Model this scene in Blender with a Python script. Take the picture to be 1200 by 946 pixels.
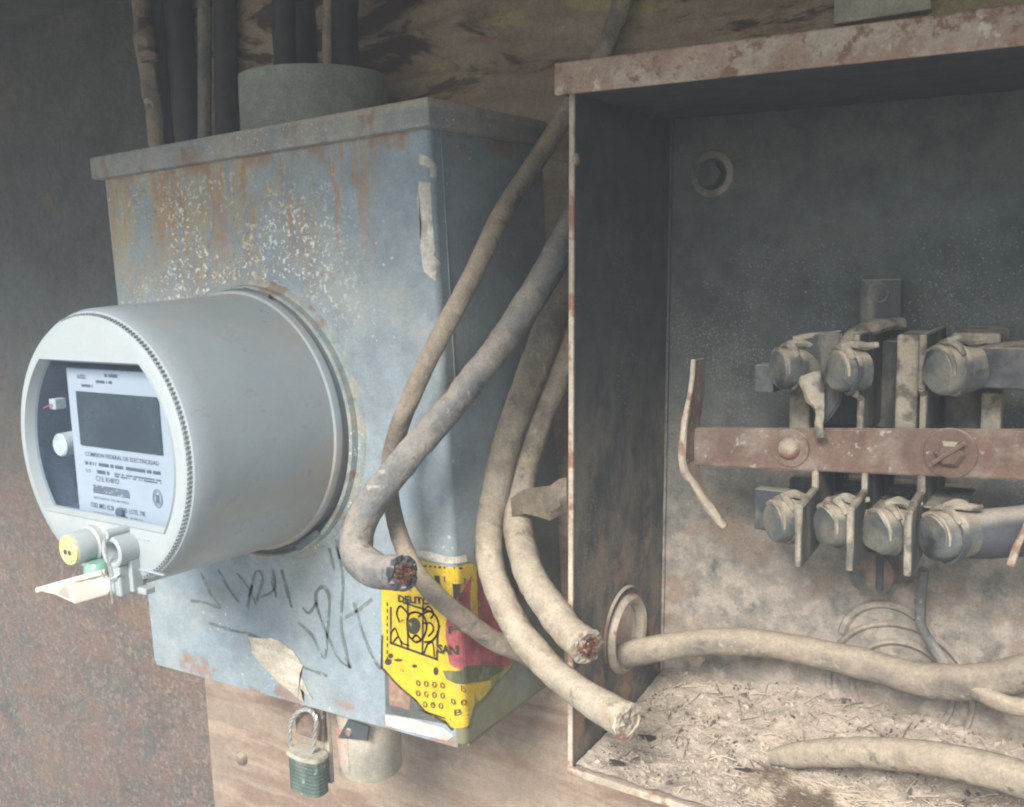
import bpy, bmesh, math, random
from math import sin, cos, pi, radians, atan2, sqrt
from mathutils import Vector, Matrix, noise
random.seed(7)
for o in list(bpy.data.objects): bpy.data.objects.remove(o)
S = bpy.context.scene
COL = S.collection
# ------------------------------------------------------------------ camera
ZC = 1.4
YAW, PIT, ROL, FPX = .57547, .14494, -.02881, 1123.7
fw = Vector((-sin(YAW)*cos(PIT), cos(YAW)*cos(PIT), -sin(PIT)))
r0 = Vector((cos(YAW), sin(YAW), 0)); u0 = r0.cross(fw)
rt = r0*cos(ROL)+u0*sin(ROL); up = -r0*sin(ROL)+u0*cos(ROL)
CAM = Vector((0, 0, ZC))
cd = bpy.data.cameras.new('camera'); co = bpy.data.objects.new('camera', cd); COL.objects.link(co)
co.matrix_world = Matrix(((rt.x, up.x, -fw.x, 0), (rt.y, up.y, -fw.y, 0), (rt.z, up.z, -fw.z, ZC), (0, 0, 0, 1)))
cd.sensor_width = 36; cd.lens = FPX/1200*36; cd.clip_start = .01; cd.clip_end = 500
S.camera = co
# ------------------------------------------------------------------ light
S.view_settings.view_transform = 'Standard'; S.view_settings.look = 'None'
S.view_settings.exposure = 1.55
S.cycles.filter_width = 2.1; S.view_settings.gamma = 1
SUN = Vector((.16, -1, .74)).normalized()          # towards the sun, soft overcast light from behind the camera
wd = bpy.data.worlds.new('World'); S.world = wd; wd.use_nodes = True
nt = wd.node_tree; bg = nt.nodes['Background']; sk = nt.nodes.new('ShaderNodeTexSky')
sk.sky_type = 'NISHITA'; sk.sun_disc = False; sk.sun_elevation = math.asin(SUN.z); sk.sun_rotation = atan2(SUN.x, SUN.y)
sk.air_density = 1.0; sk.dust_density = 1.2; bg.inputs[1].default_value = .08
nt.links.new(sk.outputs[0], bg.inputs[0])
sl = bpy.data.lights.new('sun', 'SUN'); sl.energy = 2.7; sl.angle = radians(24); sl.color = (1, .95, .89)
so = bpy.data.objects.new('sun', sl); COL.objects.link(so); so.rotation_euler = (-SUN).to_track_quat('-Z', 'Y').to_euler(); so.location = (0, -2, 4)

# ------------------------------------------------------------------ helpers
def ray(px, py): return fw*FPX + rt*(px-600) + up*(473-py)
def B(px, py, y):                       # picture point on the plane at depth y
    d = ray(px, py); return CAM + d*(y/d.y)
def BP(px, py, p, n):                   # picture point on a plane
    d = ray(px, py); return CAM + d*((p-CAM).dot(n)/d.dot(n))
WM = {}
def thing(name, label, cat, loc=(0, 0, 0), roty=0, group=None):
    o = bpy.data.objects.new(name, None); COL.objects.link(o); o.empty_display_size = .02
    o.location = loc; o.rotation_euler = (0, roty, 0); o['label'] = label; o['category'] = cat
    if group: o['group'] = group
    WM[o.name] = Matrix.Translation(Vector(loc)) @ Matrix.Rotation(roty, 4, 'Y'); return o
def tag(o, label, cat, group=None):
    o['label'] = label; o['category'] = cat
    if group: o['group'] = group
    return o
def build(name, bm, m, parent=None, smooth=False, kind=None, local=False):
    bmesh.ops.recalc_face_normals(bm, faces=bm.faces[:]) if len(bm.faces) else None
    me = bpy.data.meshes.new(name); o = bpy.data.objects.new(name, me); COL.objects.link(o)
    if parent:
        mw = WM[parent.name]
        if not local: bmesh.ops.transform(bm, matrix=mw.inverted(), verts=bm.verts)
        o.parent = parent; WM[o.name] = mw
    else:
        xs = [v.co for v in bm.verts]; n = len(xs)
        c = Vector((sum(v.x for v in xs)/n, sum(v.y for v in xs)/n, min(v.z for v in xs)))
        bmesh.ops.translate(bm, vec=-c, verts=bm.verts); o.location = c
        WM[o.name] = Matrix.Translation(c)
    bm.to_mesh(me); bm.free(); me.materials.append(m)
    if smooth:
        for p in me.polygons: p.use_smooth = True
        try:
            me.set_sharp_from_angle(angle=radians(40))
        except Exception: pass
    if kind: o['kind'] = kind
    return o
def NBM(): return bmesh.new()
def box(bm, x0, x1, y0, y1, z0, z1, bev=0, M=None, seg=2):
    vs = [bm.verts.new((x, y, z)) for x in (x0, x1) for y in (y0, y1) for z in (z0, z1)]
    fs = [bm.faces.new([vs[i] for i in q]) for q in ((0,1,3,2),(4,6,7,5),(0,4,5,1),(2,3,7,6),(0,2,6,4),(1,5,7,3))]
    nv = vs
    if bev:
        r = bmesh.ops.bevel(bm, geom=list({e for f in fs for e in f.edges}), offset=bev, segments=seg, affect='EDGES', profile=.5)
        nv = list({v for f in r['faces'] for v in f.verts} | {v for v in vs if v.is_valid})
    if M is not None: bmesh.ops.transform(bm, matrix=M, verts=nv)
    return bm
def prism(bm, pts, vec, bev=0):         # closed polygon of 3D points pushed along vec
    a = [bm.verts.new(p) for p in pts]; b = [bm.verts.new(Vector(p)+vec) for p in pts]; n = len(a)
    fs = [bm.faces.new(a), bm.faces.new(b[::-1])]
    for i in range(n): fs.append(bm.faces.new((a[i], a[(i+1) % n], b[(i+1) % n], b[i])))
    if bev:
        bmesh.ops.bevel(bm, geom=list({e for f in fs for e in f.edges}), offset=bev, segments=2, affect='EDGES')
    return bm
def axes(d):
    d = Vector(d).normalized(); a = Vector((0, 0, 1)) if abs(d.z) < .9 else Vector((0, 1, 0))
    u = a.cross(d).normalized(); return u, d.cross(u), d
def lathe(bm, c, d, prof, n=48, a0=0, a1=2*pi):   # prof: (radius, along) pairs
    u, v, d = axes(d); c = Vector(c); rings = []; full = abs(a1-a0-2*pi) < 1e-6
    m = n if full else n+1
    for r, t in prof:
        if r < 1e-7: rings.append([bm.verts.new(c+d*t)])
        else: rings.append([bm.verts.new(c+d*t+(u*cos(a0+(a1-a0)*i/n)+v*sin(a0+(a1-a0)*i/n))*r) for i in range(m)])
    for A, C in zip(rings, rings[1:]):
        for i in range(n):
            j = (i+1) % m
            if len(A) == 1 and len(C) == 1: continue
            if len(A) == 1: bm.faces.new((A[0], C[i], C[j]))
            elif len(C) == 1: bm.faces.new((A[i], A[j], C[0]))
            else: bm.faces.new((A[i], A[j], C[j], C[i]))
    return bm
def crom(P, k=8):
    out = []
    for i in range(len(P)-1):
        p0, p1, p2, p3 = P[max(i-1, 0)], P[i], P[i+1], P[min(i+2, len(P)-1)]
        for j in range(k):
            t = j/k
            out.append([.5*((2*b)+(-a+c)*t+(2*a-5*b+4*c-d)*t*t+(-a+3*b-3*c+d)*t**3) for a, b, c, d in zip(p0, p1, p2, p3)])
    out.append(list(P[-1])); return out
def tube(bm, P, r, n=14, k=8, rough=.04, caps=True, seed=0, flat=1):
    Q = crom([list(p)+[rr] for p, rr in zip(P, r if hasattr(r, '__len__') else [r]*len(P))], k)
    pts = [Vector(q[:3]) for q in Q]; rings = []; u = None
    for i, p in enumerate(pts):
        t = (pts[min(i+1, len(pts)-1)]-pts[max(i-1, 0)]).normalized()
        if u is None: u = axes(t)[0]
        u = (u-t*u.dot(t)).normalized(); v = t.cross(u); R = Q[i][3]
        ring = []
        for j in range(n):
            a = 2*pi*j/n; nn = (noise.noise(p*60+Vector((cos(a), sin(a), seed)))+.6*noise.noise(p*170+Vector((cos(a)*1.5, sin(a)*1.5, seed))))*rough
            ring.append(bm.verts.new(p+(u*cos(a)+v*sin(a)*flat)*R*(1+nn)))
        rings.append(ring)
    for A, C in zip(rings, rings[1:]):
        for j in range(n): bm.faces.new((A[j], A[(j+1) % n], C[(j+1) % n], C[j]))
    if caps: bm.faces.new(rings[0][::-1]); bm.faces.new(rings[-1])
    return bm
def curve_px(L): return [B(a, b, c) for a, b, c in L]
def copy_part(o, parent, off):
    c = o.copy(); COL.objects.link(c); c.parent = parent; c.location = Vector(o.location)+Vector(off); WM[c.name] = WM[parent.name]
    for ch in list(o.children):
        g = ch.copy(); COL.objects.link(g); g.parent = c
    return c
def text_bm(bm, s, org, xd, zd, w=None, h=.005, bold=0, fn=None, align='LEFT'):
    cu = bpy.data.curves.new('t', 'FONT'); cu.body = s; cu.offset = bold; cu.resolution_u = 2; cu.size = 1
    to = bpy.data.objects.new('t', cu); COL.objects.link(to); bpy.context.view_layer.update()
    me = bpy.data.meshes.new_from_object(to.evaluated_get(bpy.context.evaluated_depsgraph_get()))
    xs = [v.co.x for v in me.vertices]; ys = [v.co.y for v in me.vertices]
    x0, x1, y0, y1 = min(xs), max(xs), min(ys), max(ys)
    sy = h/(y1-y0); sx = (w/(x1-x0)) if w else sy
    tmp = bmesh.new(); tmp.from_mesh(me)
    for v in tmp.verts:
        a, b = (v.co.x-x0)*sx, (v.co.y-y0)*sy
        v.co = fn(org[0]+a*xd[0]+b*zd[0], org[1]+a*xd[1]+b*zd[1]) if fn else Vector(org)+Vector(xd)*a+Vector(zd)*b
    m2 = bpy.data.meshes.new('t'); tmp.to_mesh(m2); tmp.free(); bm.from_mesh(m2)
    bpy.data.objects.remove(to); bpy.data.curves.remove(cu); bpy.data.meshes.remove(me); bpy.data.meshes.remove(m2)

# ------------------------------------------------------------------ materials
def mat(name, base, layers=(), rough=.75, metal=0, var=(30, .18), bump=((90, .25, .001),), grain=.2, spec=.5):
    m = bpy.data.materials.new(name); m.use_nodes = True; t = m.node_tree; N = t.nodes; L = t.links
    bs = N['Principled BSDF']; pos = N.new('ShaderNodeNewGeometry')
    sep = N.new('ShaderNodeSeparateXYZ'); L.new(pos.outputs['Position'], sep.inputs[0])
    sn = N.new('ShaderNodeSeparateXYZ'); L.new(pos.outputs['Normal'], sn.inputs[0])
    def math_(op, a, b=None):
        n = N.new('ShaderNodeMath'); n.operation = op
        for i, q in enumerate((a, b)):
            if q is None: continue
            if isinstance(q, (int, float)): n.inputs[i].default_value = q
            else: L.new(q, n.inputs[i])
        return n.outputs[0]
    def nz(scale, detail=5, st=(1, 1, 1), seed=0, dist=0, ro=.55):
        mp = N.new('ShaderNodeMapping'); L.new(pos.outputs['Position'], mp.inputs[0])
        mp.inputs['Scale'].default_value = st; mp.inputs['Location'].default_value = (seed*1.7, seed*.9, seed*2.3)
        n = N.new('ShaderNodeTexNoise'); n.inputs['Scale'].default_value = scale; n.inputs['Detail'].default_value = detail
        n.inputs['Distortion'].default_value = dist; n.inputs['Roughness'].default_value = ro
        L.new(mp.outputs[0], n.inputs['Vector']); return n.outputs['Fac']
    def mr(v, a, b, c=0, d=1, sm=True):
        n = N.new('ShaderNodeMapRange'); n.interpolation_type = 'SMOOTHSTEP' if sm else 'LINEAR'
        for i, q in enumerate((a, b, c, d)): n.inputs[i+1].default_value = q
        L.new(v, n.inputs[0]); return n.outputs[0]
    def mix(f, a, b, bl='MIX'):
        n = N.new('ShaderNodeMix'); n.data_type = 'RGBA'; n.blend_type = bl
        L.new(f, n.inputs[0]) if not isinstance(f, (int, float)) else setattr(n.inputs[0], 'default_value', f)
        for i, q in ((6, a), (7, b)):
            if isinstance(q, tuple): n.inputs[i].default_value = (*q, 1)
            else: L.new(q, n.inputs[i])
        return n.outputs[2]
    v = nz(var[0], 6, seed=len(name))
    lo = tuple(c*(1-var[1]) for c in base); hi = tuple(min(1, c*(1+var[1])) for c in base)
    col = mix(mr(v, .3, .7), lo, hi)
    rr = None
    for ly in layers:
        msk = None
        if 'scale' in ly:
            q = nz(ly['scale'], ly.get('detail', 6), ly.get('st', (1, 1, 1)), ly.get('seed', 0), ly.get('dist', 0), ly.get('ro', .6))
            msk = mr(q, ly.get('lo', .5), ly.get('hi', .6))
        if 'clump' in ly:
            q = mr(nz(ly['clump'][0], 5, seed=ly.get('seed', 0)+31), ly['clump'][1], ly['clump'][2]); msk = q if msk is None else math_('MULTIPLY', msk, q)
        if 'vor' in ly:
            w = N.new('ShaderNodeTexVoronoi'); w.inputs['Scale'].default_value = ly['vor']; w.inputs['Randomness'].default_value = 1
            dn = N.new('ShaderNodeVectorMath'); dn.operation = 'ADD'; L.new(pos.outputs['Position'], dn.inputs[0])
            nn = N.new('ShaderNodeTexNoise'); nn.inputs['Scale'].default_value = ly['vor']*.8; L.new(pos.outputs['Position'], nn.inputs['Vector'])
            sc = N.new('ShaderNodeVectorMath'); sc.operation = 'SCALE'; sc.inputs['Scale'].default_value = 1.2/ly['vor']; L.new(nn.outputs['Color'], sc.inputs[0])
            L.new(sc.outputs[0], dn.inputs[1]); L.new(dn.outputs[0], w.inputs['Vector'])
            q = mr(w.outputs['Distance'], ly.get('r', .3), ly.get('r', .3)*.7)
            msk = q if msk is None else math_('MULTIPLY', msk, q)
        for ax, a, b in ly.get('box', ()):
            src = {'x': sep.outputs[0], 'y': sep.outputs[1], 'z': sep.outputs[2]}[ax]
            if ly.get('edge', 0):
                src = math_('ADD', src, math_('MULTIPLY', math_('SUBTRACT', nz(ly.get('escale', 25), 5, seed=3), .5), ly['edge']))
            q = mr(src, a, b); msk = q if msk is None else math_('MULTIPLY', msk, q)
        if 'up' in ly:
            q = mr(sn.outputs[2], ly['up'][0], ly['up'][1]); msk = q if msk is None else math_('MULTIPLY', msk, q)
        msk = math_('MULTIPLY', msk, ly.get('amt', 1))
        col = mix(msk, col, ly['col'])
    if grain:
        g_ = math_('MULTIPLY', mr(nz(620, 3, seed=2), .25, .75, 1-grain, 1+grain, False), mr(nz(130, 6, seed=7, ro=.7), .3, .7, 1-grain*.8, 1+grain*.8, False))
        cb_ = N.new('ShaderNodeVectorMath'); cb_.operation = 'SCALE'; L.new(col, cb_.inputs[0]); L.new(g_, cb_.inputs['Scale']); col = cb_.outputs[0]
    L.new(col, bs.inputs['Base Color'])
    rgh = mr(nz(40, 4, seed=9), .3, .7, max(0, rough-.1), min(1, rough+.1)); L.new(rgh, bs.inputs['Roughness'])
    bs.inputs['Metallic'].default_value = metal; bs.inputs['Specular IOR Level'].default_value = spec
    prev = None
    for sc, st, di in bump:
        b = N.new('ShaderNodeBump'); b.inputs['Strength'].default_value = st; b.inputs['Distance'].default_value = di
        L.new(nz(sc, 8, seed=5, ro=.65), b.inputs['Height'])
        if prev: L.new(prev, b.inputs['Normal'])
        prev = b.outputs[0]
    if prev: L.new(prev, bs.inputs['Normal'])
    return m
def glass(name, col=(.8, .9, .95), rough=.05, mixf=.25, body=None):
    m = bpy.data.materials.new(name); m.use_nodes = True; t = m.node_tree; N = t.nodes; L = t.links
    bs = N['Principled BSDF']; bs.inputs['Base Color'].default_value = (*(body or col), 1); bs.inputs['Roughness'].default_value = rough
    tr = N.new('ShaderNodeBsdfTransparent'); tr.inputs[0].default_value = (*col, 1)
    mx = N.new('ShaderNodeMixShader'); mx.inputs[0].default_value = mixf
    L.new(tr.outputs[0], mx.inputs[1]); L.new(bs.outputs[0], mx.inputs[2]); L.new(mx.outputs[0], N['Material Output'].inputs[0]); return m

DUST = (.36, .30, .235)
RUST = (.30, .15, .07)
m_wall = mat('rough_wall', (.085, .09, .083), (
    dict(col=(.15, .12, .095), scale=6, lo=.35, hi=.65, box=(('z', ZC+.05, ZC-.2),), edge=.1, amt=.8),
    dict(col=(.175, .12, .10), scale=22, ro=.7, lo=.40, hi=.64, box=(('z', ZC-.14, ZC-.32),), edge=.14, amt=.85),
    dict(col=(.27, .215, .175), scale=170, ro=.7, lo=.5, hi=.62, box=(('z', ZC-.2, ZC-.36),), edge=.1, amt=.75),
    dict(col=(.09, .05, .04), scale=240, lo=.55, hi=.62, box=(('z', ZC-.18, ZC-.3),), amt=.7),
    dict(col=(.17, .09, .06), scale=24, ro=.75, lo=.46, hi=.66, box=(('z', ZC-.16, ZC-.3),), amt=.55, seed=3),
    dict(col=(.13, .15, .16), scale=5, lo=.40, hi=.62, box=(('z', ZC-.22, ZC-.05), ('z', ZC+.06, ZC+.0)), amt=.8, seed=4),
    dict(col=(.22, .15, .07), scale=12, lo=.54, hi=.70, seed=6, amt=.35)),
    rough=.9, var=(14, .2), grain=.3, bump=((40, .6, .005), (200, .9, .003)))
m_board = mat('weathered_board', (.30, .235, .175), (
    dict(col=(.20, .12, .085), scale=5, st=(1, 1, 6), dist=1.2, lo=.45, hi=.62, amt=.7),
    dict(col=(.40, .32, .24), scale=7, st=(1, 1, 4), lo=.52, hi=.66, seed=5, amt=.6),
    dict(col=(.055, .03, .025), scale=5, st=(1, 1, 3.0), dist=1.5, lo=.5, hi=.56, box=(('z', ZC+.08, ZC+.15),), seed=8, amt=.9),
    dict(col=(.34, .30, .15), scale=6, st=(1, 1, 4), dist=1.0, lo=.58, hi=.63, box=(('z', ZC+.07, ZC+.10),), seed=12, amt=.8),
    dict(col=(.14, .11, .07), scale=120, st=(.1, 1, 1), lo=.55, hi=.7, amt=.4)),
    rough=.85, var=(10, .2), bump=((30, .5, .003), (150, .4, .001)))
m_meterbox = mat('chipped_blue_grey_paint', (.26, .315, .345), (
    dict(col=(.21, .27, .31), scale=8, lo=.45, hi=.62, amt=.6),
    dict(col=(.40, .41, .36), scale=14, lo=.5, hi=.7, seed=2, amt=.5),
    dict(col=(.36, .32, .22), scale=55, st=(1, 1, .35), ro=.75, lo=.42, hi=.54, seed=6, box=(('z', ZC-.05, ZC+.05), ('x', -.42, -.56)), edge=.05, amt=.95),
    dict(col=(.38, .21, .085), scale=70, st=(1, 1, .13), ro=.75, lo=.49, hi=.58, seed=1, box=(('z', ZC-.03, ZC+.07), ('x', -.38, -.44)), edge=.07, amt=.85),
    dict(col=(.30, .16, .09), scale=40, lo=.45, hi=.6, seed=3, box=(('z', ZC+.066, ZC+.078),), edge=.02, amt=.8),
    dict(col=(.58, .52, .34), scale=240, detail=4, ro=.6, lo=.575, hi=.60, clump=(24, .46, .56), seed=4, box=(('x', -.44, -.50), ('x', -.69, -.65), ('z', ZC-.06, ZC-.02), ('z', ZC+.085, ZC+.06)), edge=.05),
    dict(col=(.72, .72, .65), scale=330, detail=4, ro=.6, lo=.58, hi=.60, clump=(16, .44, .54), seed=14, box=(('x', -.41, -.48), ('x', -.66, -.62), ('z', ZC-.06, ZC-.02), ('z', ZC+.075, ZC+.05)), edge=.05),
    dict(col=(.30, .15, .07), scale=200, detail=4, lo=.60, hi=.63, clump=(20, .48, .56), seed=24, box=(('x', -.41, -.48), ('z', ZC-.06, ZC-.02)), edge=.05, amt=.85),
    dict(col=(.60, .62, .60), vor=150, r=.16, scale=30, lo=.55, hi=.6, amt=.8),
    dict(col=(.28, .16, .10), scale=45, lo=.5, hi=.6, box=(('z', ZC-.302, ZC-.315),), edge=.015, amt=.75),
    dict(col=(.17, .165, .08), scale=14, lo=.28, hi=.5, box=(('z', ZC-.17, ZC-.24), ('x', -.3655, -.3615)), amt=.9, seed=2),
    dict(col=(.13, .15, .14), scale=20, lo=.45, hi=.6, box=(('z', ZC-.19, ZC-.215), ('z', ZC-.27, ZC-.24), ('x', -.46, -.51)), amt=.65, seed=7)),
    rough=.5, var=(45, .12), grain=.13, bump=((60, .35, .0015), (320, .5, .0008)))
m_lid = mat('dusty_grey_lid', (.25, .27, .265), (
    dict(col=(.36, .33, .27), scale=22, lo=.42, hi=.62, amt=.7),
    dict(col=(.25, .14, .09), scale=30, st=(1, 1, .5), lo=.55, hi=.66, seed=3, amt=.7),
    dict(col=(.40, .36, .29), box=(('z', ZC+.0935, ZC+.096),), scale=80, lo=.35, hi=.5, amt=.8),
    dict(col=(.52, .52, .48), vor=260, r=.2, scale=20, lo=.5, hi=.6)), rough=.7)
m_ring = mat('socket_ring_paint', (.27, .325, .33), (
    dict(col=(.36, .34, .28), scale=60, lo=.45, hi=.6, amt=.7), dict(col=(.25, .16, .11), scale=50, lo=.55, hi=.64, amt=.8),
    dict(col=(.65, .63, .52), vor=300, r=.3, scale=20, lo=.5, hi=.56)), rough=.7)
m_cover = mat('grey_meter_plastic', (.325, .38, .41), (
    dict(col=(.34, .33, .31), scale=9, st=(1, .35, 1), lo=.5, hi=.7, amt=.6, seed=8), dict(col=(.36, .28, .21), scale=16, lo=.4, hi=.62, box=(('y', .40, .455), ('z', ZC-.10, ZC-.15)), edge=.04, amt=.55), dict(col=(.25, .24, .23), scale=60, st=(1, .3, 1), lo=.64, hi=.7, amt=.6, seed=5),
    dict(col=(.42, .40, .36), scale=6, lo=.5, hi=.7, amt=.35, seed=3),
    dict(col=(.46, .38, .30), scale=10, lo=.4, hi=.65, box=(('y', .42, .47),), amt=.5),
    dict(col=(.40, .37, .33), scale=60, lo=.5, hi=.65, up=(.2, .9), amt=.35)), rough=.36, var=(6, .08), grain=.05, bump=((12, .15, .004), (200, .05, .0004)))
m_bezel = mat('light_grey_bezel', (.355, .40, .41), (dict(col=(.5, .49, .45), scale=14, lo=.5, hi=.7, amt=.4),), rough=.4, var=(8, .05), grain=.04, bump=((200, .05, .0004),))
m_lens_hole = mat('dark_groove', (.055, .065, .07), rough=.8)  # near-black for the port lenses and the painted shade in holes
m_notch = mat('grey_notch', (.27, .305, .315), rough=.8)
m_black = mat('black_plastic', (.03, .034, .038), rough=.4, var=(20, .3))
m_inner = mat('meter_inside', (.10, .13, .17), (dict(col=(.16, .2, .25), scale=12, lo=.45, hi=.6, amt=.6),), rough=.5)
m_lcd = mat('display_glass', (.045, .055, .06), (dict(col=(.07, .085, .085), scale=25, lo=.5, hi=.6, amt=.5),), rough=.22)
m_plate = mat('white_nameplate', (.55, .565, .59), rough=.5, var=(10, .04), grain=.03)
m_ink = mat('grey_ink', (.13, .14, .17), rough=.7)
m_window = glass('meter_window', (.84, .91, .97), .10, .16, (.10, .15, .22))
m_yel_port = mat('yellowed_resin', (.62, .53, .20), (dict(col=(.75, .72, .5), scale=120, lo=.55, hi=.62),), rough=.35)
m_green = glass('green_plastic', (.35, .62, .5), .2, .6)
m_clear = glass('cloudy_plastic', (.78, .74, .66), .3, .75)
m_wire = mat('seal_wire', (.55, .55, .53), rough=.35, metal=.6)
m_red = mat('red_wire', (.55, .06, .08), rough=.5)
m_white = mat('white_plastic', (.68, .68, .66), rough=.5)
m_gap_shade = mat('meter_gasket', (.13, .155, .165), rough=.8)  # dark tone for the shade in the gap round the meter's base
m_yellow = mat('yellow_sticker', (.60, .42, .025), (
    dict(col=(.08, .07, .03), scale=130, lo=.66, hi=.68, amt=.9),
    dict(col=(.42, .33, .09), scale=50, lo=.52, hi=.62, box=(('x', -.366, -.361),), amt=.9)), rough=.45, var=(30, .06), bump=((60, .15, .0006),))
m_faded = mat('faded_sticker', (.33, .29, .08), (
    dict(col=(.14, .13, .06), scale=50, lo=.45, hi=.6), dict(col=(.48, .38, .06), scale=70, lo=.56, hi=.62, amt=.9)), rough=.7)
m_magenta = mat('magenta_print', (.40, .09, .10), (
    dict(col=(.25, .06, .06), scale=60, lo=.45, hi=.62), dict(col=(.30, .22, .10), scale=110, lo=.58, hi=.64)), rough=.6)
m_print = mat('black_print', (.035, .033, .02), (dict(col=(.3, .24, .03), scale=220, lo=.62, hi=.66),), rough=.6)
m_dgreen = mat('dark_scraped_patch', (.09, .10, .045), (dict(col=(.16, .15, .07), scale=70, lo=.5, hi=.6),), rough=.8)
m_brownlbl = mat('brown_label', (.26, .16, .11), (dict(col=(.36, .27, .2), scale=60, lo=.5, hi=.65),), rough=.8)
m_greyborder = mat('label_border', (.10, .105, .10), rough=.8)
m_flake = mat('bare_primer', (.62, .60, .53), (dict(col=(.42, .38, .3), scale=90, lo=.5, hi=.62),), rough=.8)
m_splash = mat('beige_splash', (.50, .44, .34), (dict(col=(.60, .56, .46), scale=40, st=(1, 1, 3), lo=.45, hi=.6),), rough=.9)
m_scrawl = mat('soot_scrawl', (.13, .155, .15), (dict(col=(.24, .30, .33), scale=160, lo=.54, hi=.66),), rough=.9)
m_cable = mat('dusty_grey_cable', (.21, .18, .145), (    dict(col=(.12, .10, .085), scale=22, dist=2.5, lo=.56, hi=.60, amt=.55, seed=11), dict(col=(.45, .42, .37), scale=55, dist=1.5, lo=.62, hi=.65, amt=.7, seed=21),

    dict(col=(.33, .275, .205), scale=30, lo=.42, hi=.6, amt=.8),
    dict(col=(.10, .09, .08), scale=70, st=(1, 1, 1), lo=.62, hi=.68, amt=.8),
    dict(col=(.40, .335, .25), up=(.15, .85), amt=.8)), rough=.9, bump=((70, .7, .003), (260, .6, .0015)))
m_cable_dark = mat('dark_grey_cable', (.15, .155, .155), (    dict(col=(.12, .10, .085), scale=22, dist=2.5, lo=.56, hi=.60, amt=.55, seed=11), dict(col=(.45, .42, .37), scale=55, dist=1.5, lo=.62, hi=.65, amt=.7, seed=21),

    dict(col=(.29, .26, .22), scale=28, lo=.45, hi=.6, amt=.7),
    dict(col=(.36, .32, .27), up=(.2, .9), amt=.65),
    dict(col=(.05, .05, .05), scale=80, lo=.6, hi=.66, amt=.6)), rough=.85, bump=((70, .7, .003), (260, .6, .0015)))
m_cable_pale = mat('pale_dusty_cable', (.31, .255, .185), (    dict(col=(.12, .10, .085), scale=22, dist=2.5, lo=.56, hi=.60, amt=.55, seed=11), dict(col=(.45, .42, .37), scale=55, dist=1.5, lo=.62, hi=.65, amt=.7, seed=21),

    dict(col=(.42, .37, .30), scale=25, lo=.42, hi=.6, amt=.8), dict(col=(.45, .385, .29), up=(.1, .8), amt=.7),
    dict(col=(.17, .15, .12), scale=60, lo=.62, hi=.68, amt=.7)), rough=.9, bump=((70, .7, .003), (260, .6, .0015)))
m_cable_black = mat('black_cable', (.028, .03, .034), (dict(col=(.12, .095, .07), scale=16, st=(1, 1, .5), lo=.5, hi=.65, amt=.7),), rough=.7)
m_copper = mat('tarnished_copper', (.30, .15, .09), (dict(col=(.10, .05, .035), scale=250, lo=.45, hi=.6), dict(col=(.55, .45, .38), scale=180, lo=.6, hi=.66)), rough=.5, metal=.5)
m_encl = mat('dirty_green_grey_steel', (.068, .084, .079), (
    dict(col=(.095, .112, .10), scale=10, lo=.45, hi=.62, amt=.6),
    dict(col=(.29, .255, .215), scale=60, ro=.7, lo=.22, hi=.58, box=(('z', ZC-.06, ZC-.24),), edge=.14, escale=40, amt=.9),
    dict(col=(.42, .36, .30), scale=70, lo=.45, hi=.6, box=(('z', ZC-.12, ZC-.26),), edge=.1, amt=.8),
    dict(col=(.24, .17, .125), scale=26, lo=.54, hi=.64, box=(('z', ZC-.06, ZC-.18),), seed=6, amt=.75),
    dict(col=(.40, .40, .37), vor=420, r=.22, scale=16, lo=.48, hi=.60, seed=5, amt=.45, box=(('z', ZC+.05, ZC-.02),)),
    dict(col=(.34, .34, .31), vor=650, r=.34, scale=30, lo=.42, hi=.55, seed=15, amt=.4, box=(('z', ZC+.03, ZC-.06),), edge=.08),
    dict(col=(.07, .065, .06), vor=500, r=.25, scale=30, lo=.52, hi=.6, seed=25, amt=.4),
    dict(col=(.36, .30, .24), up=(.3, .9), amt=.9)),
    rough=.75, var=(50, .22), bump=((120, .35, .001), (600, .4, .0006)))
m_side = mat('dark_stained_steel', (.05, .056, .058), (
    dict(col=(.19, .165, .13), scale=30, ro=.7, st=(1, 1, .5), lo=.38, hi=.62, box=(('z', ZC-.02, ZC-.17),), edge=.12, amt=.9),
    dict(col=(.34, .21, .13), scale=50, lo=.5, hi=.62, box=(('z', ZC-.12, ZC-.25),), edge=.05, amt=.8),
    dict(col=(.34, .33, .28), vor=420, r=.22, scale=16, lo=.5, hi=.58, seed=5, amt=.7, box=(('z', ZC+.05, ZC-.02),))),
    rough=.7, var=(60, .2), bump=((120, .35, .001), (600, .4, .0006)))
m_hood = mat('rusty_hood_steel', (.36, .26, .20), (
    dict(col=(.44, .38, .30), scale=22, lo=.42, hi=.58, amt=.85), dict(col=(.20, .105, .07), scale=75, ro=.75, lo=.52, hi=.60, amt=.85), dict(col=(.30, .17, .12), scale=25, ro=.7, lo=.48, hi=.58, amt=.6, seed=9),
    dict(col=(.56, .52, .45), scale=70, st=(1, 1, .6), lo=.62, hi=.67, amt=.8),
    dict(col=(.33, .34, .25), scale=14, lo=.5, hi=.6, seed=3, box=(('x', -.22, -.26),), amt=.8)), rough=.85, bump=((100, .5, .0012), (500, .4, .0006)))
m_edge = mat('worn_pale_edge', (.42, .36, .28), (dict(col=(.27, .15, .10), scale=60, lo=.5, hi=.6),), rough=.85)
m_rustbar = mat('rusty_bar', (.165, .105, .08), (
    dict(col=(.25, .20, .16), scale=45, lo=.45, hi=.62, amt=.8), dict(col=(.15, .075, .055), scale=60, lo=.55, hi=.66, amt=.6),
    dict(col=(.36, .33, .30), scale=200, lo=.62, hi=.68), dict(col=(.44, .38, .29), up=(.3, .9))), rough=.85, bump=((140, .5, .0012),))
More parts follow.
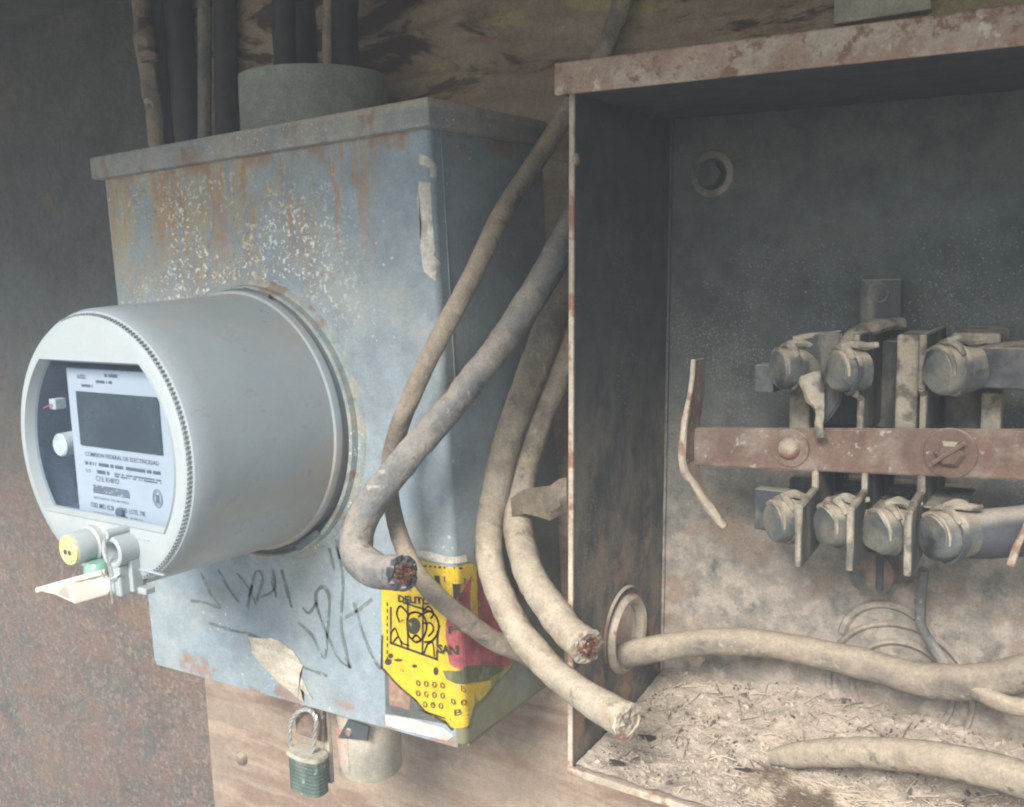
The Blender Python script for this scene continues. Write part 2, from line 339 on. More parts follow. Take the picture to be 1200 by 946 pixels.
m_bake = mat('dusty_bakelite', (.06, .067, .07), (
    dict(col=(.22, .20, .16), scale=60, st=(1, 1, .3), lo=.47, hi=.65, amt=.75), dict(col=(.46, .41, .33), up=(.25, .8)),), rough=.8, bump=((150, .4, .001),))
m_bakepale = mat('dusty_moulded_edge', (.33, .29, .225), (dict(col=(.15, .135, .11), scale=70, lo=.48, hi=.6),), rough=.85)
m_lug = mat('dull_metal_lug', (.105, .12, .115), (
    dict(col=(.25, .23, .18), scale=50, lo=.45, hi=.62, amt=.7), dict(col=(.04, .04, .04), scale=40, lo=.55, hi=.65, seed=4), dict(col=(.44, .38, .30), up=(.35, .85))), rough=.6, metal=.15, bump=((160, .4, .001),))
m_black2 = mat('dusty_black_sleeve', (.045, .05, .058), (dict(col=(.2, .19, .17), scale=30, lo=.5, hi=.65, amt=.5), dict(col=(.42, .38, .32), up=(.45, .9), amt=.9)), rough=.75)
m_dirt = mat('pale_dirt', (.43, .36, .29), (
    dict(col=(.53, .455, .37), scale=90, lo=.45, hi=.6), dict(col=(.30, .24, .19), scale=140, lo=.58, hi=.68, amt=.6),
    dict(col=(.15, .12, .10), vor=260, r=.2, scale=40, lo=.5, hi=.6)), rough=1, bump=((200, .8, .003), (600, .6, .0015)))
m_twig = mat('dry_straw', (.46, .39, .30), (dict(col=(.14, .10, .07), scale=25, lo=.5, hi=.62),), rough=.95)
m_grit = mat('dark_grit', (.40, .34, .27), (dict(col=(.09, .07, .06), scale=60, lo=.52, hi=.6), dict(col=(.5, .45, .4), scale=50, lo=.58, hi=.66, seed=3)), rough=.95)
m_leaf = mat('dark_dry_leaf', (.07, .05, .04), rough=.8)
m_conduit = mat('grey_green_conduit', (.27, .29, .25), (dict(col=(.20, .22, .20), scale=10, lo=.45, hi=.62), dict(col=(.36, .34, .27), scale=20, lo=.56, hi=.7)), rough=.8)
m_lockgreen = mat('green_laminated_steel', (.10, .15, .125), (dict(col=(.26, .26, .21), scale=40, st=(1, 1, .3), lo=.48, hi=.62, amt=.8), dict(col=(.45, .5, .46), scale=120, lo=.62, hi=.67)), rough=.5, metal=.3)
m_lockpale = mat('dusty_lock_top', (.40, .38, .30), rough=.7)
m_seal = mat('beige_can', (.36, .34, .28), (dict(col=(.44, .40, .32), scale=20, lo=.45, hi=.6),), rough=.7)
m_pinklbl = mat('worn_pink_label', (.46, .33, .27), (dict(col=(.38, .35, .28), scale=50, lo=.48, hi=.6), dict(col=(.45, .18, .1), scale=60, lo=.6, hi=.66)), rough=.8)
m_pale = mat('pale_plaster', (.46, .45, .38), rough=.9)
m_ground = mat('grey_ground', (.30, .28, .25), rough=.95)
m_soffit = mat('dark_concrete', (.10, .095, .085), rough=.95)

# ------------------------------------------------------------------ setting
D = .615
bm = NBM(); box(bm, -3, 3, D+.022, D+.3, 0, 2.2); build('wall', bm, m_wall, kind='structure')
bm = NBM(); box(bm, -3, 3, -4, D+.02, -.1, 0); build('ground', bm, m_ground, kind='structure')  # out of view, put in for the light it bounces up
bm = NBM(); box(bm, -3, 3, .02, D+.022, ZC+.272, ZC+.36); build('ceiling', bm, m_soffit, kind='structure')  # unseen overhang, height and reach shaped to shade the top
# mounting board behind the boxes: left edge seen under the meter box
xl = B(245, 870, D).x
bm = NBM(); box(bm, xl, 1.2, D, D+.02, ZC-.62, ZC+.270, .0015)
bd = thing('mounting_board', 'weathered brown wooden board on the wall behind both electrical boxes', 'board', (.2, D, ZC-.62))
build('board', bm, m_board, bd)
def screw(parent, c, d, r, h, m, name='screw', hexa=False, slot=True):
    bm = NBM()
    if hexa: lathe(bm, c, d, [(0, h), (r*.85, h), (r, h*.8), (r, 0)], 6)
    else: lathe(bm, c, d, [(0, h), (r*.5, h*.95), (r*.85, h*.7), (r, h*.2), (r, 0)], 20)
    return build(name, bm, m, parent, smooth=not hexa)
screw(bd, B(285, 888, D), (0, -1, 0), .0065, .007, m_cable)
# small pale block over the hood
bm = NBM(); a = B(968, 14, .59); b_ = B(1085, -12, .59); box(bm, a.x, b_.x, .606, D-.0005, a.z-.004, b_.z+.02, .001)
tag(build('batten', bm, m_pale), 'pale batten fixed to the board just above the rusty hood', 'batten')

# ------------------------------------------------------------------ meter box
HW, HH, DP, FR = .1630, .2090, .1345, .0055
MC = Vector((-.5248, .480, ZC-.1135))
MT = -.0251
Rm = Matrix.Rotation(MT, 4, 'Y')
base = MC + (Rm @ Vector((0, 0, -HH)))
mb = thing('meter_box', 'chipped blue-grey steel box carrying the round electricity meter', 'electrical box', base, MT)
ML = Matrix.Translation(base) @ Rm          # local -> world, z from 0 to 2*HH
def loc2w(x, y, z): return ML @ Vector((x, y, z))
FN = Vector((0, 1, 0)); SNn = (Rm @ Vector((1, 0, 0)))
MLi = ML.inverted()
def wr(s, z, off=.0003):
    a = HW-FR
    if s <= a: return loc2w(s, -off, z)
    if s < a+pi/2*FR:
        t = (s-a)/FR; return loc2w(a+(FR+off)*sin(t), FR-(FR+off)*cos(t), z)
    return loc2w(HW+off, FR+(s-a-pi/2*FR), z)
def Spx(px, py):
    p = MLi @ BP(px, py, MC, FN)
    if p.x <= HW-FR: return (p.x, p.z)
    q = MLi @ BP(px, py, loc2w(HW, 0, .1), SNn)
    return (HW-FR+pi/2*FR+max(q.y-FR, -pi/2*FR*.5), q.z)
def clip(poly, lo, hi):
    for sgn, lim in ((1, lo), (-1, hi)):
        out = []
        for i in range(len(poly)):
            p, q = poly[i], poly[(i+1) % len(poly)]; a, b = sgn*(p[0]-lim), sgn*(q[0]-lim)
            if a >= 0: out.append(p)
            if (a > 0) != (b > 0) and a != b:
                t = a/(a-b); out.append((p[0]+(q[0]-p[0])*t, p[1]+(q[1]-p[1])*t))
        poly = out
        if len(poly) < 3: return []
    return poly
def patch(name, polys, m, parent, off=.0003, jit=0, sub=1, kind=None):
    bm = NBM()
    for poly in polys:
        P = [Spx(*p) for p in poly]
        if jit:
            Q = []
            for i in range(len(P)):
                a, b = P[i], P[(i+1) % len(P)]
                for k in range(sub):
                    t = k/sub; j = jit*(noise.noise(Vector((a[0]*900+k*3.1, a[1]*700, i*7.7))))
                    Q.append((a[0]+(b[0]-a[0])*t+j, a[1]+(b[1]-a[1])*t-j*.8))
            P = Q
        a = HW-FR; e = a+pi/2*FR; cuts = [-9, a]+[a+(e-a)*k/4 for k in range(1, 5)]+[9]
        for lo, hi in zip(cuts, cuts[1:]):
            c = clip(P, lo, hi)
            if len(c) >= 3:
                try: bm.faces.new([bm.verts.new(wr(s, z, off)) for s, z in c])
                except Exception: pass
    bmesh.ops.triangulate(bm, faces=bm.faces[:])
    return build(name, bm, m, parent)
# body: rounded profile extruded upwards
prof = [(-HW, DP), (-HW, FR)]+[(-HW+FR-FR*cos(t*pi/12), FR-FR*sin(t*pi/12)) for t in range(1, 7)]
prof += [(HW-FR+FR*sin(t*pi/12), FR-FR*cos(t*pi/12)) for t in range(0, 7)]+[(HW, DP)]
bm = NBM(); lo_ = [bm.verts.new((x, y, 0)) for x, y in prof]; hi_ = [bm.verts.new((x, y, 2*HH-.004)) for x, y in prof]
for i in range(len(prof)): j = (i+1) % len(prof); bm.faces.new((lo_[i], lo_[j], hi_[j], hi_[i]))
fb = bm.faces.new(lo_[::-1]); bm.faces.new(hi_)
bmesh.ops.bevel(bm, geom=list(fb.edges), offset=.003, segments=3, affect='EDGES')
build('body', bm, m_meterbox, mb, smooth=True, local=True)
bm = NBM(); box(bm, -HW-.006, HW+.006, -.006, DP-.0005, 2*HH-.0165, 2*HH+.001, .0022)
build('lid', bm, m_lid, mb, smooth=True, local=True)
# bottom return flange, seam on the right side
bm = NBM(); box(bm, HW-.001, HW+.0005, .0125, .0135, 2*HH-.18, 2*HH-.018); build('seam', bm, m_meterbox, mb, local=True)
MCX, MCZ = -.532, ZC-.1068                  # meter axis
RC = Vector((-.5335, .480, ZC-.1098))
bm = NBM(); lathe(bm, RC, (0, -1, 0), [(.1055, -.001), (.1035, .0015), (.1015, .003), (.1003, .0035), (.0995, .0085), (.0978, .0098), (.0966, .0085), (.0962, -.001)], 96)
build('socket_ring', bm, m_ring, mb, smooth=True)
bm = NBM(); lathe(bm, RC, (0, -1, 0), [(.0965, .0015), (0.02, .0015)], 96); build('socket_opening', bm, m_gap_shade, mb)  # dark disc standing for the shade between ring and cover
for ang in (78, -55): # dark blocks put in for the shaded slots in the ring
    bm = NBM(); a = radians(ang); c = RC+Vector((cos(a)*.096, -.0122, sin(a)*.096))
    box(bm, -.013, .013, -.0002, .002, -.0022, .0022, .0006, Matrix.Translation(c) @ Matrix.Rotation(-a+pi/2, 4, 'Y'))
    build('ring_clip', bm, m_gap_shade, mb)
# hasp under the front edge
bm = NBM(); a = B(350, 838, .49); b_ = B(384, 868, .49)
box(bm, a.x, b_.x, .486, .489, b_.z, a.z+.02, .0006); build('hasp', bm, m_rustbar, mb)
bm = NBM(); a = B(378, 842, .493); b_ = B(390, 918, .493)
box(bm, a.x, b_.x, .491, .4955, b_.z, a.z+.02, .001); build('hasp_plate', bm, m_seal, mb)
# wear with its own shape
patch('paint_flake', [[(492, 180), (503, 184), (512, 196), (511, 208), (500, 207), (498, 196), (491, 192)],
    [(490, 212), (500, 214), (502, 240), (502, 272), (507, 285), (509, 300), (516, 309), (508, 312), (504, 330), (497, 318), (493, 290), (495, 270), (490, 245)]], m_flake, mb, .0005, .0015, 3)
patch('splash', [[(292, 748), (318, 747), (330, 752), (345, 764), (355, 780), (352, 790), (366, 820), (352, 806), (356, 822), (338, 808), (325, 798), (308, 780), (296, 766)]], m_splash, mb, .0005, .0012, 3)
bm = NBM()
def scrawl(pts, w=.0013):
    P = [Spx(*p) for p in pts]; Q = crom([list(p) for p in P], 6)
    L_ = []
    for i, q in enumerate(Q):
        t = Vector(Q[min(i+1, len(Q)-1)])-Vector(Q[max(i-1, 0)]); n = Vector((-t.y, t.x)).normalized()
        ww = w*(.45+.8*abs(noise.noise(Vector((q[0]*90, q[1]*90, len(pts))))))*1.5
        L_.append((bm.verts.new(wr(q[0]+n.x*ww, q[1]+n.y*ww, .0004)), bm.verts.new(wr(q[0]-n.x*ww, q[1]-n.y*ww, .0004))))
    for a, b in zip(L_, L_[1:]): bm.faces.new((a[0], a[1], b[1], b[0]))
for s in ([(395, 632), (402, 680), (400, 730), (405, 760), (411, 783), (405, 770)], [(350, 730), (366, 745), (380, 771), (384, 740), (386, 700), (378, 688), (370, 700), (378, 730), (396, 770), (410, 782)],
          [(402, 725), (420, 715), (436, 702)], [(415, 706), (425, 740), (437, 770), (446, 784)], [(236, 672), (246, 695), (258, 712), (240, 706), (224, 704)],
          [(256, 668), (268, 690), (280, 706)], [(278, 672), (292, 690), (300, 708)], [(290, 712), (296, 686), (292, 700), (300, 670), (308, 678), (300, 706)],
          [(318, 676), (324, 700)], [(245, 730), (270, 738), (300, 746), (330, 765), (352, 780), (384, 792)], [(330, 668), (336, 690), (342, 712)],
          [(355, 712), (362, 718), (372, 706)], [(306, 700), (322, 690), (320, 668)], [(386, 642), (392, 668)], [(394, 640), (399, 655)], [(401, 636), (406, 652)]):
    scrawl(s)
build('scrawl', bm, m_scrawl, mb)
# small older label and the yellow warning sticker wrapped round the corner
patch('old_label', [[(449, 700), (460, 700), (545, 770), (548, 848), (452, 836)]], m_greyborder, mb, .0003)
patch('old_label_print', [[(455, 765), (480, 790), (481, 832), (457, 826)]], m_brownlbl, mb, .0005)
patch('old_label_strip', [[(452, 838), (480, 842), (520, 853), (531, 862), (525, 868), (490, 860), (453, 850)]], m_flake, mb, .0005, .0008, 2)
stk = patch('warning_sticker', [[(446, 655), (488, 655), (549, 660), (556, 662), (556, 700), (557, 780), (555, 826), (548, 850), (530, 852), (523, 844), (499, 832), (487, 818), (468, 803), (450, 781), (449, 745)]], m_yellow, mb, .0007, .0006, 4)
patch('torn_top', [[(486, 646), (500, 645), (544, 650), (547, 658), (530, 662), (505, 657), (493, 653), (488, 657)]], m_flake, mb, .0009, .0005, 2)
fd = patch('sticker_side', [[(555, 661), (606, 676), (610, 730), (611, 760), (598, 782), (562, 822), (555, 826)]], m_faded, mb, .0006, .0012, 4)
patch('magenta_patch', [[(536, 700), (556, 668), (606, 690), (604, 776), (566, 790), (528, 778), (523, 745), (524, 722)]], m_magenta, mb, .0009, .001, 3)
patch('scraped_patch', [[(520, 786), (545, 780), (580, 779), (590, 784), (570, 795), (524, 795)]], m_dgreen, mb, .0011, .0012, 3)
patch('yellow_remnant', [[(551, 664), (557, 664), (558, 700), (560, 745), (554, 750), (550, 710)]], m_yellow, mb, .0012, .0012, 3)
patch('yellow_remnant', [[(556, 800), (574, 797), (574, 806), (561, 822), (556, 818)]], m_yellow, mb, .0012, .0012, 3)
def sfn(off=.0014): return lambda s, z: wr(s, z, off)
bm = NBM()
def stx(s, px, py, pw, ph, b=.01):
    P = Spx(px, py); q = Spx(px+pw, py+pw*.1); w = sqrt((q[0]-P[0])**2+(q[1]-P[1])**2)
    r = Spx(px, py-ph); h = r[1]-P[1]
    text_bm(bm, s, P, ((q[0]-P[0])/w, (q[1]-P[1])/w), (0, 1), w, h, b, sfn())
stx('I', 512, 699, 6, 25, .03); stx('T', 523, 701, 22, 26, .05); stx('DELITO F', 468, 705, 46, 8.5, .045); stx('SAN', 515, 765, 24, 11, .05)
stx('F', 528, 722, 9, 8, .02); stx('F', 527, 742, 8, 8, .02)
rows = [('0 0 0 0', 489, 803, 34), ('0 0 0 0', 489, 815, 34), ('0 0 0', 497, 828, 24), ('D', 538, 812, 7), ('0 0', 530, 824, 16), ('B', 534, 838, 7)]
for s, x_, y_, w_ in rows: stx(s, x_, y_, w_, 7, .005)
build('lettering', bm, m_print, stk)
bm = NBM()
def sline(pts, w=.0007, closed=False):
    P = [Vector(Spx(*p)) for p in pts]
    if closed: P.append(P[0])
    for a, b in zip(P, P[1:]):
        n = Vector((-(b-a).y, (b-a).x)).normalized()*w; t = (b-a).normalized()*w
        bm.faces.new([bm.verts.new(wr(q.x, q.y, .0011)) for q in (a+n-t, b+n+t, b-n+t, a-n-t)])
def scur(pts, w=.0007): sline([tuple(q) for q in crom([list(p) for p in pts], 6)], w)
def blob(px, py, rx, ry):
    bm.faces.new([bm.verts.new(wr(*Spx(px+rx*cos(k*pi/6), py+ry*sin(k*pi/6)), .0012)) for k in range(12)])
sline([(459, 712), (459, 753), (513, 772), (514, 740)], .0009); sline([(479, 704), (479, 760)], .0008); sline([(497, 706), (496, 766)], .0008)
sline([(474, 706), (506, 716)]); blob(486, 733, 8, 10)
scur([(478, 728), (480, 720), (488, 717), (497, 721), (501, 732), (498, 745), (490, 752), (483, 748), (479, 740), (478, 728)], .0007)
scur([(492, 722), (504, 716), (513, 724), (515, 738), (508, 750), (499, 752)], .0007); scur([(497, 730), (506, 730), (509, 738), (503, 745)], .0006)
scur([(459, 742), (464, 736), (468, 745), (473, 753), (480, 756)], .0006); scur([(462, 752), (468, 746), (472, 756)], .0006); scur([(498, 765), (502, 755), (508, 753), (510, 768)], .0006)
scur([(469, 728), (466, 718), (470, 710), (477, 716), (480, 722)], .0007); scur([(484, 748), (489, 744), (494, 749)], .0007); scur([(497, 716), (503, 710), (509, 718), (506, 724)], .0006)
for k in range(9):
    sline([(455, 706+k*8), (455, 709+k*8)], .0006)
for k in range(8): blob(500+k*5.5, 663+k*.4, 1.6+.8*sin(k*3), 1.3)
sline([(492, 831), (522, 841)], .0006); sline([(529, 843), (547, 838)], .0006)
for q in ((456, 775, 4, 4), (459, 768, 3, 3), (468, 773, 5, 1.6), (487, 780, 3, 2), (512, 786, 3, 5)): blob(*q)
sline([(449, 745), (448, 782), (470, 805), (488, 820), (500, 834), (523, 846), (530, 854), (548, 852)], .0008)
build('pictogram', bm, m_print, stk, kind='stuff')

# ------------------------------------------------------------------ electricity meter
em = thing('electricity_meter', 'round light-grey electricity meter plugged into the blue-grey box', 'electricity meter', (MCX, .46, MCZ-.088))
FY = .348; MCV = Vector((MCX, 0, MCZ))
def fc(x, z, y=FY): return Vector((MCX+x, y, MCZ+z))
bm = NBM(); lathe(bm, fc(0, 0, 0), (0, 1, 0), [(.0825, FY+.0035), (.0855, FY+.0045), (.0872, FY+.0085), (.0878, FY+.02), (.0895, FY+.07), (.0915, .461), (.0932, .4615), (.0937, .463), (.0937, .467), (.092, .4675), (.092, .478)], 128)
build('cover', bm, m_cover, em, smooth=True)
# bezel: front ring with truncated-circle window
wr_, zt, zb = .0752, .0560, -.0448
def win_pts(r, zt, zb, n=20):
    P = []
    a0 = math.asin(zb/r); a1 = math.asin(zt/r)
    P += [(r*cos(a0+(a1-a0)*i/n), r*sin(a0+(a1-a0)*i/n)) for i in range(n+1)]
    P += [(-r*cos(a1-(a1-a0)*i/n), r*sin(a1-(a1-a0)*i/n)) for i in range(n+1)]
    return P
bm = NBM()
def loop_edges(P, y): 
    vs = [bm.verts.new(fc(x, z, y)) for x, z in P]; return vs, [bm.edges.new((vs[i], vs[(i+1) % len(vs)])) for i in range(len(vs))]
WO = win_pts(wr_, zt, zb); WI = win_pts(wr_-.003, zt-.0026, zb+.0026)
oc = [(.0805*cos(2*pi*i/96), .0805*sin(2*pi*i/96)) for i in range(96)]
v1, e1 = loop_edges(oc, FY); v2, e2 = loop_edges(WO, FY)
bmesh.ops.triangle_fill(bm, use_beauty=True, edges=e1+e2)
v3 = [bm.verts.new(fc(x, z, FY-.0012)) for x, z in win_pts(wr_-.0006, zt-.0005, zb+.0005)]; v4 = [bm.verts.new(fc(x, z, FY+.006)) for x, z in WI]
n = len(v2)
for i in range(n):
    j = (i+1) % n; bm.faces.new((v2[i], v2[j], v3[j], v3[i])); bm.faces.new((v3[i], v3[j], v4[j], v4[i]))
v5 = [bm.verts.new(fc(.083*cos(2*pi*i/96), .083*sin(2*pi*i/96), FY+.0012)) for i in range(96)]; v6 = [bm.verts.new(fc(.0835*cos(2*pi*i/96), .0835*sin(2*pi*i/96), FY+.006)) for i in range(96)]
for A, C in ((v1, v5), (v5, v6)):
    for i in range(96): j = (i+1) % 96; bm.faces.new((A[i], A[j], C[j], C[i]))
bz = build('bezel', bm, m_bezel, em, smooth=True)
bm = NBM()
for i in range(180):                    # notches round the bezel rim
    a = 2*pi*i/180
    if a > 1.9 and a < 4.4: continue
    M_ = Matrix.Translation(fc(.0836*cos(a), .0836*sin(a), FY+.0028)) @ Matrix.Rotation(-a, 4, 'Y')
    box(bm, -.0010, .0008, -.0015, .003, -.0004, .0004, 0, M_)
build('knurling', bm, m_notch, bz, kind='stuff')
bm = NBM(); lathe(bm, fc(0, 0, 0), (0, 1, 0), [(.0815, FY+.0005), (.0815, FY+.0004)], 8); bm.clear()
bm.faces.new([bm.verts.new(fc(x, z, FY+.0045)) for x, z in WO]); build('window', bm, m_window, em)
bm = NBM(); bm.faces.new([bm.verts.new(fc(x*1.03, z*1.03, FY+.040)) for x, z in WO]); build('back_plate', bm, m_inner, em)
bm = NBM()
for A, C in ((WO, WO),):
    a = [bm.verts.new(fc(x, z, FY+.0065)) for x, z in A]; c = [bm.verts.new(fc(x*1.03, z*1.03, FY+.040)) for x, z in C]
    for i in range(len(a)): j = (i+1) % len(a); bm.faces.new((a[i], a[j], c[j], c[i]))
build('inner_shell', bm, m_inner, em)
NY = FY+.012
pa, pb, pc, pd = B(77, 431, NY), B(103, 606, NY), B(120, 466, NY-.001), B(187, 526, NY-.001)
px0 = pa.x-MCX; 
NPz = zb-.004; top_ = pa.z-MCZ
wx = .071
bm = NBM(); box(bm, MCX+px0, MCX+wx, NY, NY+.003, MCZ+NPz, MCZ+top_, .0006); npl = build('nameplate', bm, m_plate, em)
bm = NBM(); box(bm, MCX+px0-.0005, MCX+px0+.035, NY+.003, NY+.026, MCZ+NPz, MCZ+top_-.002, .001); build('register_housing', bm, m_black, em)
l1, l2, l3 = B(90, 458, NY), B(186, 460, NY), B(101, 522, NY)
print('LCD', l1-MCV, l2-MCV, l3-MCV, 'plate', pa-MCV, pb-MCV)
LX0, LX1, LZ0, LZ1 = l1.x, l2.x, l3.z, l1.z
bm = NBM(); box(bm, LX0, LX1, NY-.0012, NY-.0002, LZ0, LZ1, .0005); build('display', bm, m_lcd, em)
bm = NBM()
def nt_(s, x, z, w, h, b=.0): text_bm(bm, s, (x, NY-.0003, z), (1, 0, 0), (0, 0, 1), w, h, b)
def bar(x, z, w, h): 
    n_ = max(2, int(w/.0012))
    for i in range(n_):
        if random.random() < .12: continue
        x_ = x+w*i/n_; bm.faces.new([bm.verts.new(q) for q in ((x_, NY-.0003, z), (x_+w/n_*.66, NY-.0003, z), (x_+w/n_*.66, NY-.0003, z+h), (x_, NY-.0003, z+h))])
X0 = LX0; Wd = LX1-LX0
nt_('COMISION FEDERAL DE ELECTRICIDAD', X0+.003, LZ0-.0068, Wd-.008, .0028, .01)
bar(X0+.002, LZ0-.0125, Wd-.006, .0022)
nt_('S.O.', X0+.002, LZ0-.0175, .006, .0022); bar(X0+.014, LZ0-.0175, .013, .0024)
for k in range(2): bar(X0+.032, LZ0-.0165-k*.0016, Wd-.036, .0011)
nt_('C.F.E. R148YD', X0+.012, LZ0-.0225, .024, .0034, .005)
for k in range(5): bar(X0+.008, LZ0-.0262-k*.0011, .038, .0009)
nt_('AUTOMATIC POLAR YM231', X0+.008, LZ0-.0345, .036, .0016)
nt_('COD. MED. KL28', X0+.004, LZ0-.0405, .024, .0032, .012); nt_('COD. LOTE. 19K', X0+.034, LZ0-.0405, .026, .0032, .012)
for k in range(2): bar(X0+.006, LZ0-.0445-k*.0025, .022, .0013)
bar(X0+.037, LZ0-.0445, .02, .0018)
nt_('AXSD', X0+.002, top_+MCZ-.0065, .009, .0028, .01); bar(X0+.006, top_+MCZ-.0115, .012, .0016); bar(X0+.02, top_+MCZ-.0085, .018, .0018); bar(X0+.031, top_+MCZ-.0045, .013, .0022)
c0 = (X0+Wd-.009, LZ0-.0275)
for rr_ in (.0058, .0045):
    for i in range(28):
        a, b = 2*pi*i/28, 2*pi*(i+1)/28
        bm.faces.new([bm.verts.new((c0[0]+R_*cos(t)*.8, NY-.0003, c0[1]+R_*sin(t))) for R_, t in ((rr_, a), (rr_, b), (rr_-.0005, b), (rr_-.0005, a))])
for k in (-1, 0, 1): box(bm, c0[0]+k*.0013-.0003, c0[0]+k*.0013+.0003, NY-.0004, NY-.0003, c0[1]-.003, c0[1]+.0025)
build('lettering', bm, m_ink, npl)
bm = NBM(); c = B(140, 601, NY-.002); lathe(bm, c, (0, -1, 0), [(0, .0012), (.003, .001), (.0034, 0)], 16); build('button', bm, m_inner, em)
# parts seen at the left of the window
bm = NBM(); c = B(69, 522, FY+.013); lathe(bm, c, (0, 1, 0), [(0, 0), (.0068, 0), (.0078, .001), (.0082, .022)], 32); build('terminal_post', bm, m_white, em, smooth=True)
bm = NBM(); c = B(61, 474, FY+.010); box(bm, c.x-.0035, c.x+.0035, c.y, c.y+.008, c.z-.0035, c.z+.0035, .0006); cn = build('connector', bm, m_white, em)
bm = NBM(); tube(bm, [c+Vector((.001, -.001, 0)), c+Vector((-.004, -.003, -.002)), c+Vector((-.010, 0, -.0035))], .0006, 6, 4); build('red_wire', bm, m_red, cn)
bm = NBM(); c = B(85, 560, FY+.03); box(bm, c.x-.008, c.x+.009, c.y-.004, c.y+.004, c.z-.022, c.z+.006, .001); box(bm, c.x-.002, c.x+.004, c.y-.009, c.y+.004, c.z-.02, c.z-.012, .001); build('circuit_parts', bm, m_black, em)
# optical port
op = B(112, 636, FY)
bm = NBM(); lathe(bm, op, (0, -1, 0), [(.0118, -.001), (.0118, .004), (.0105, .005), (.0102, .0165), (.0096, .0175), (0, .0175)], 40); pt = build('optical_port', bm, m_bezel, em, smooth=True)
bm = NBM(); lathe(bm, op+Vector((0, -.0176, 0)), (0, -1, 0), [(.0094, 0), (.0092, .0012), (.008, .0016), (0, .0016)], 32); dk = build('port_face', bm, m_yel_port, pt, smooth=True)
for dx in (-.0022, .0022):
    bm = NBM(); lathe(bm, op+Vector((dx, -.0192, -.0012)), (0, -1, 0), [(.0016, 0), (.0016, .0004), (0, .0004)], 14); build('port_lens', bm, m_lens_hole, pt)
bm = NBM()
for k in range(7): a = random.uniform(0, 6.28); r_ = random.uniform(.004, .0075); lathe(bm, op+Vector((cos(a)*r_, -.0192, sin(a)*r_)), (0, -1, 0), [(.0009, 0), (.0006, .0008), (0, .001)], 8)
build('port_bead', bm, m_flake, pt, kind='stuff')
# sealing barrel, its post, flap and wire
sb = B(152, 641, FY)
bm = NBM(); lathe(bm, sb, (0, -1, 0), [(.0098, 0), (.0098, .0125), (.0086, .0132), (.0068, .0128), (.0062, .011), (.0062, .003), (0, .003)], 40)
brl = build('seal_barrel', bm, m_bezel, em, smooth=True)
bm = NBM(); lathe(bm, sb+Vector((0, -.0035, 0)), (0, -1, 0), [(.0061, 0), (0, 0)], 24); build('barrel_hole', bm, m_lens_hole, brl)  # dark disc painting the shade down the barrel
bm = NBM(); lathe(bm, sb+Vector((-.001, 0, .0112)), (0, -1, 0), [(.0028, 0), (.0028, .0145), (0, .0145)], 16); build('hinge_pin', bm, m_bezel, em, smooth=True)
bm = NBM(); box(bm, sb.x-.0055, sb.x+.0055, FY-.0125, FY-.004, sb.z-.0275, sb.z-.0085, .0012); box(bm, sb.x+.003, sb.x+.0085, FY-.006, FY+.002, sb.z-.026, sb.z-.006, .0008)
box(bm, sb.x-.002, sb.x+.016, FY-.003, FY+.004, sb.z-.0275, sb.z-.0235, .0008)
build('seal_post', bm, m_bezel, em)
bm = NBM(); q = sb+Vector((-.002, -.0145, 0))
tube(bm, [q+Vector((0, 0, .0115)), q+Vector((0, -.0003, 0)), q+Vector((.0015, 0, -.012)), q+Vector((.0025, -.001, -.02)), q+Vector((.003, -.001, -.031))], .0006, 6, 5)
tube(bm, [q+Vector((-.008, .001, -.0125)), q+Vector((-.004, -.0012, -.0152)), q+Vector((.003, -.0015, -.0155)), q+Vector((.0085, .002, -.0125))], .0006, 6, 5); build('seal_wire', bm, m_wire, em, smooth=True)
bm = NBM(); c = B(115, 668, FY-.008); lathe(bm, c+Vector((0, 0, -.004)), (0, 0, 1), [(0, 0), (.0082, 0), (.0088, .002), (.008, .007), (.0062, .0095), (0, .01)], 28); build('seal_cap', bm, m_green, em, smooth=True)
bm = NBM()
FL = [(46, 693, .315), (80, 681, .326), (124, 669, .338), (132, 690, .338), (127, 697, .330), (88, 708, .312), (66, 697, .309)]
prism(bm, [B(*p) for p in FL], Vector((0, 0, .0012)), .0003)
fl = build('seal_flap', bm, m_clear, em)
bm = NBM(); tube(bm, [B(43, 692, .3135), B(60, 687, .318), B(92, 678, .328), B(124, 670, .336)], .0016, 8, 5); build('flap_rim', bm, m_clear, fl, smooth=True)
# embossed lip lines on the lower bezel
bm = NBM(); a = B(160, 665, FY); b_ = B(188, 672, FY); box(bm, a.x, b_.x+.004, FY-.001, FY+.001, a.z-.0012, a.z-.0002, .0002); a = B(160, 630, FY); box(bm, a.x, a.x+.012, FY-.0005, FY+.001, a.z-.0006, a.z, 0)
build('moulding_line', bm, m_cover, em)

# ------------------------------------------------------------------ conduit and cables above the meter box
HC = Vector((B(367, 100, .552).x, .552, 0)); tz = B(367, 66, .497).z
bm = NBM(); lathe(bm, (HC.x, HC.y, ZC+.096), (0, 0, 1), [(.0555, 0), (.0545, tz-ZC-.096), (.0515, tz-ZC-.0955), (.0515, .01)], 64)
tag(build('conduit_pipe', bm, m_conduit, smooth=True), 'short wide grey-green pipe rising from the top of the meter box', 'pipe')
gA = 'dark cables rising above the meter box'
def vcable(px0, px1, y, r, label, m=m_cable_black, z0=ZC+.0965, pym=80, kk=0):
    p0, p1 = B(px0, 150, y), B(px1, -40, y); p0.z = z0
    mid = p0.lerp(p1, .5)+Vector((.004*sin(kk*2.1), 0, 0))
    bm = NBM(); tube(bm, [p0, p0.lerp(mid, .5)+Vector((.002, 0, 0)), mid, p1], r, 14, 10, .1, seed=kk)
    return tag(build('cable', bm, m, smooth=True), label, 'cable', gA)
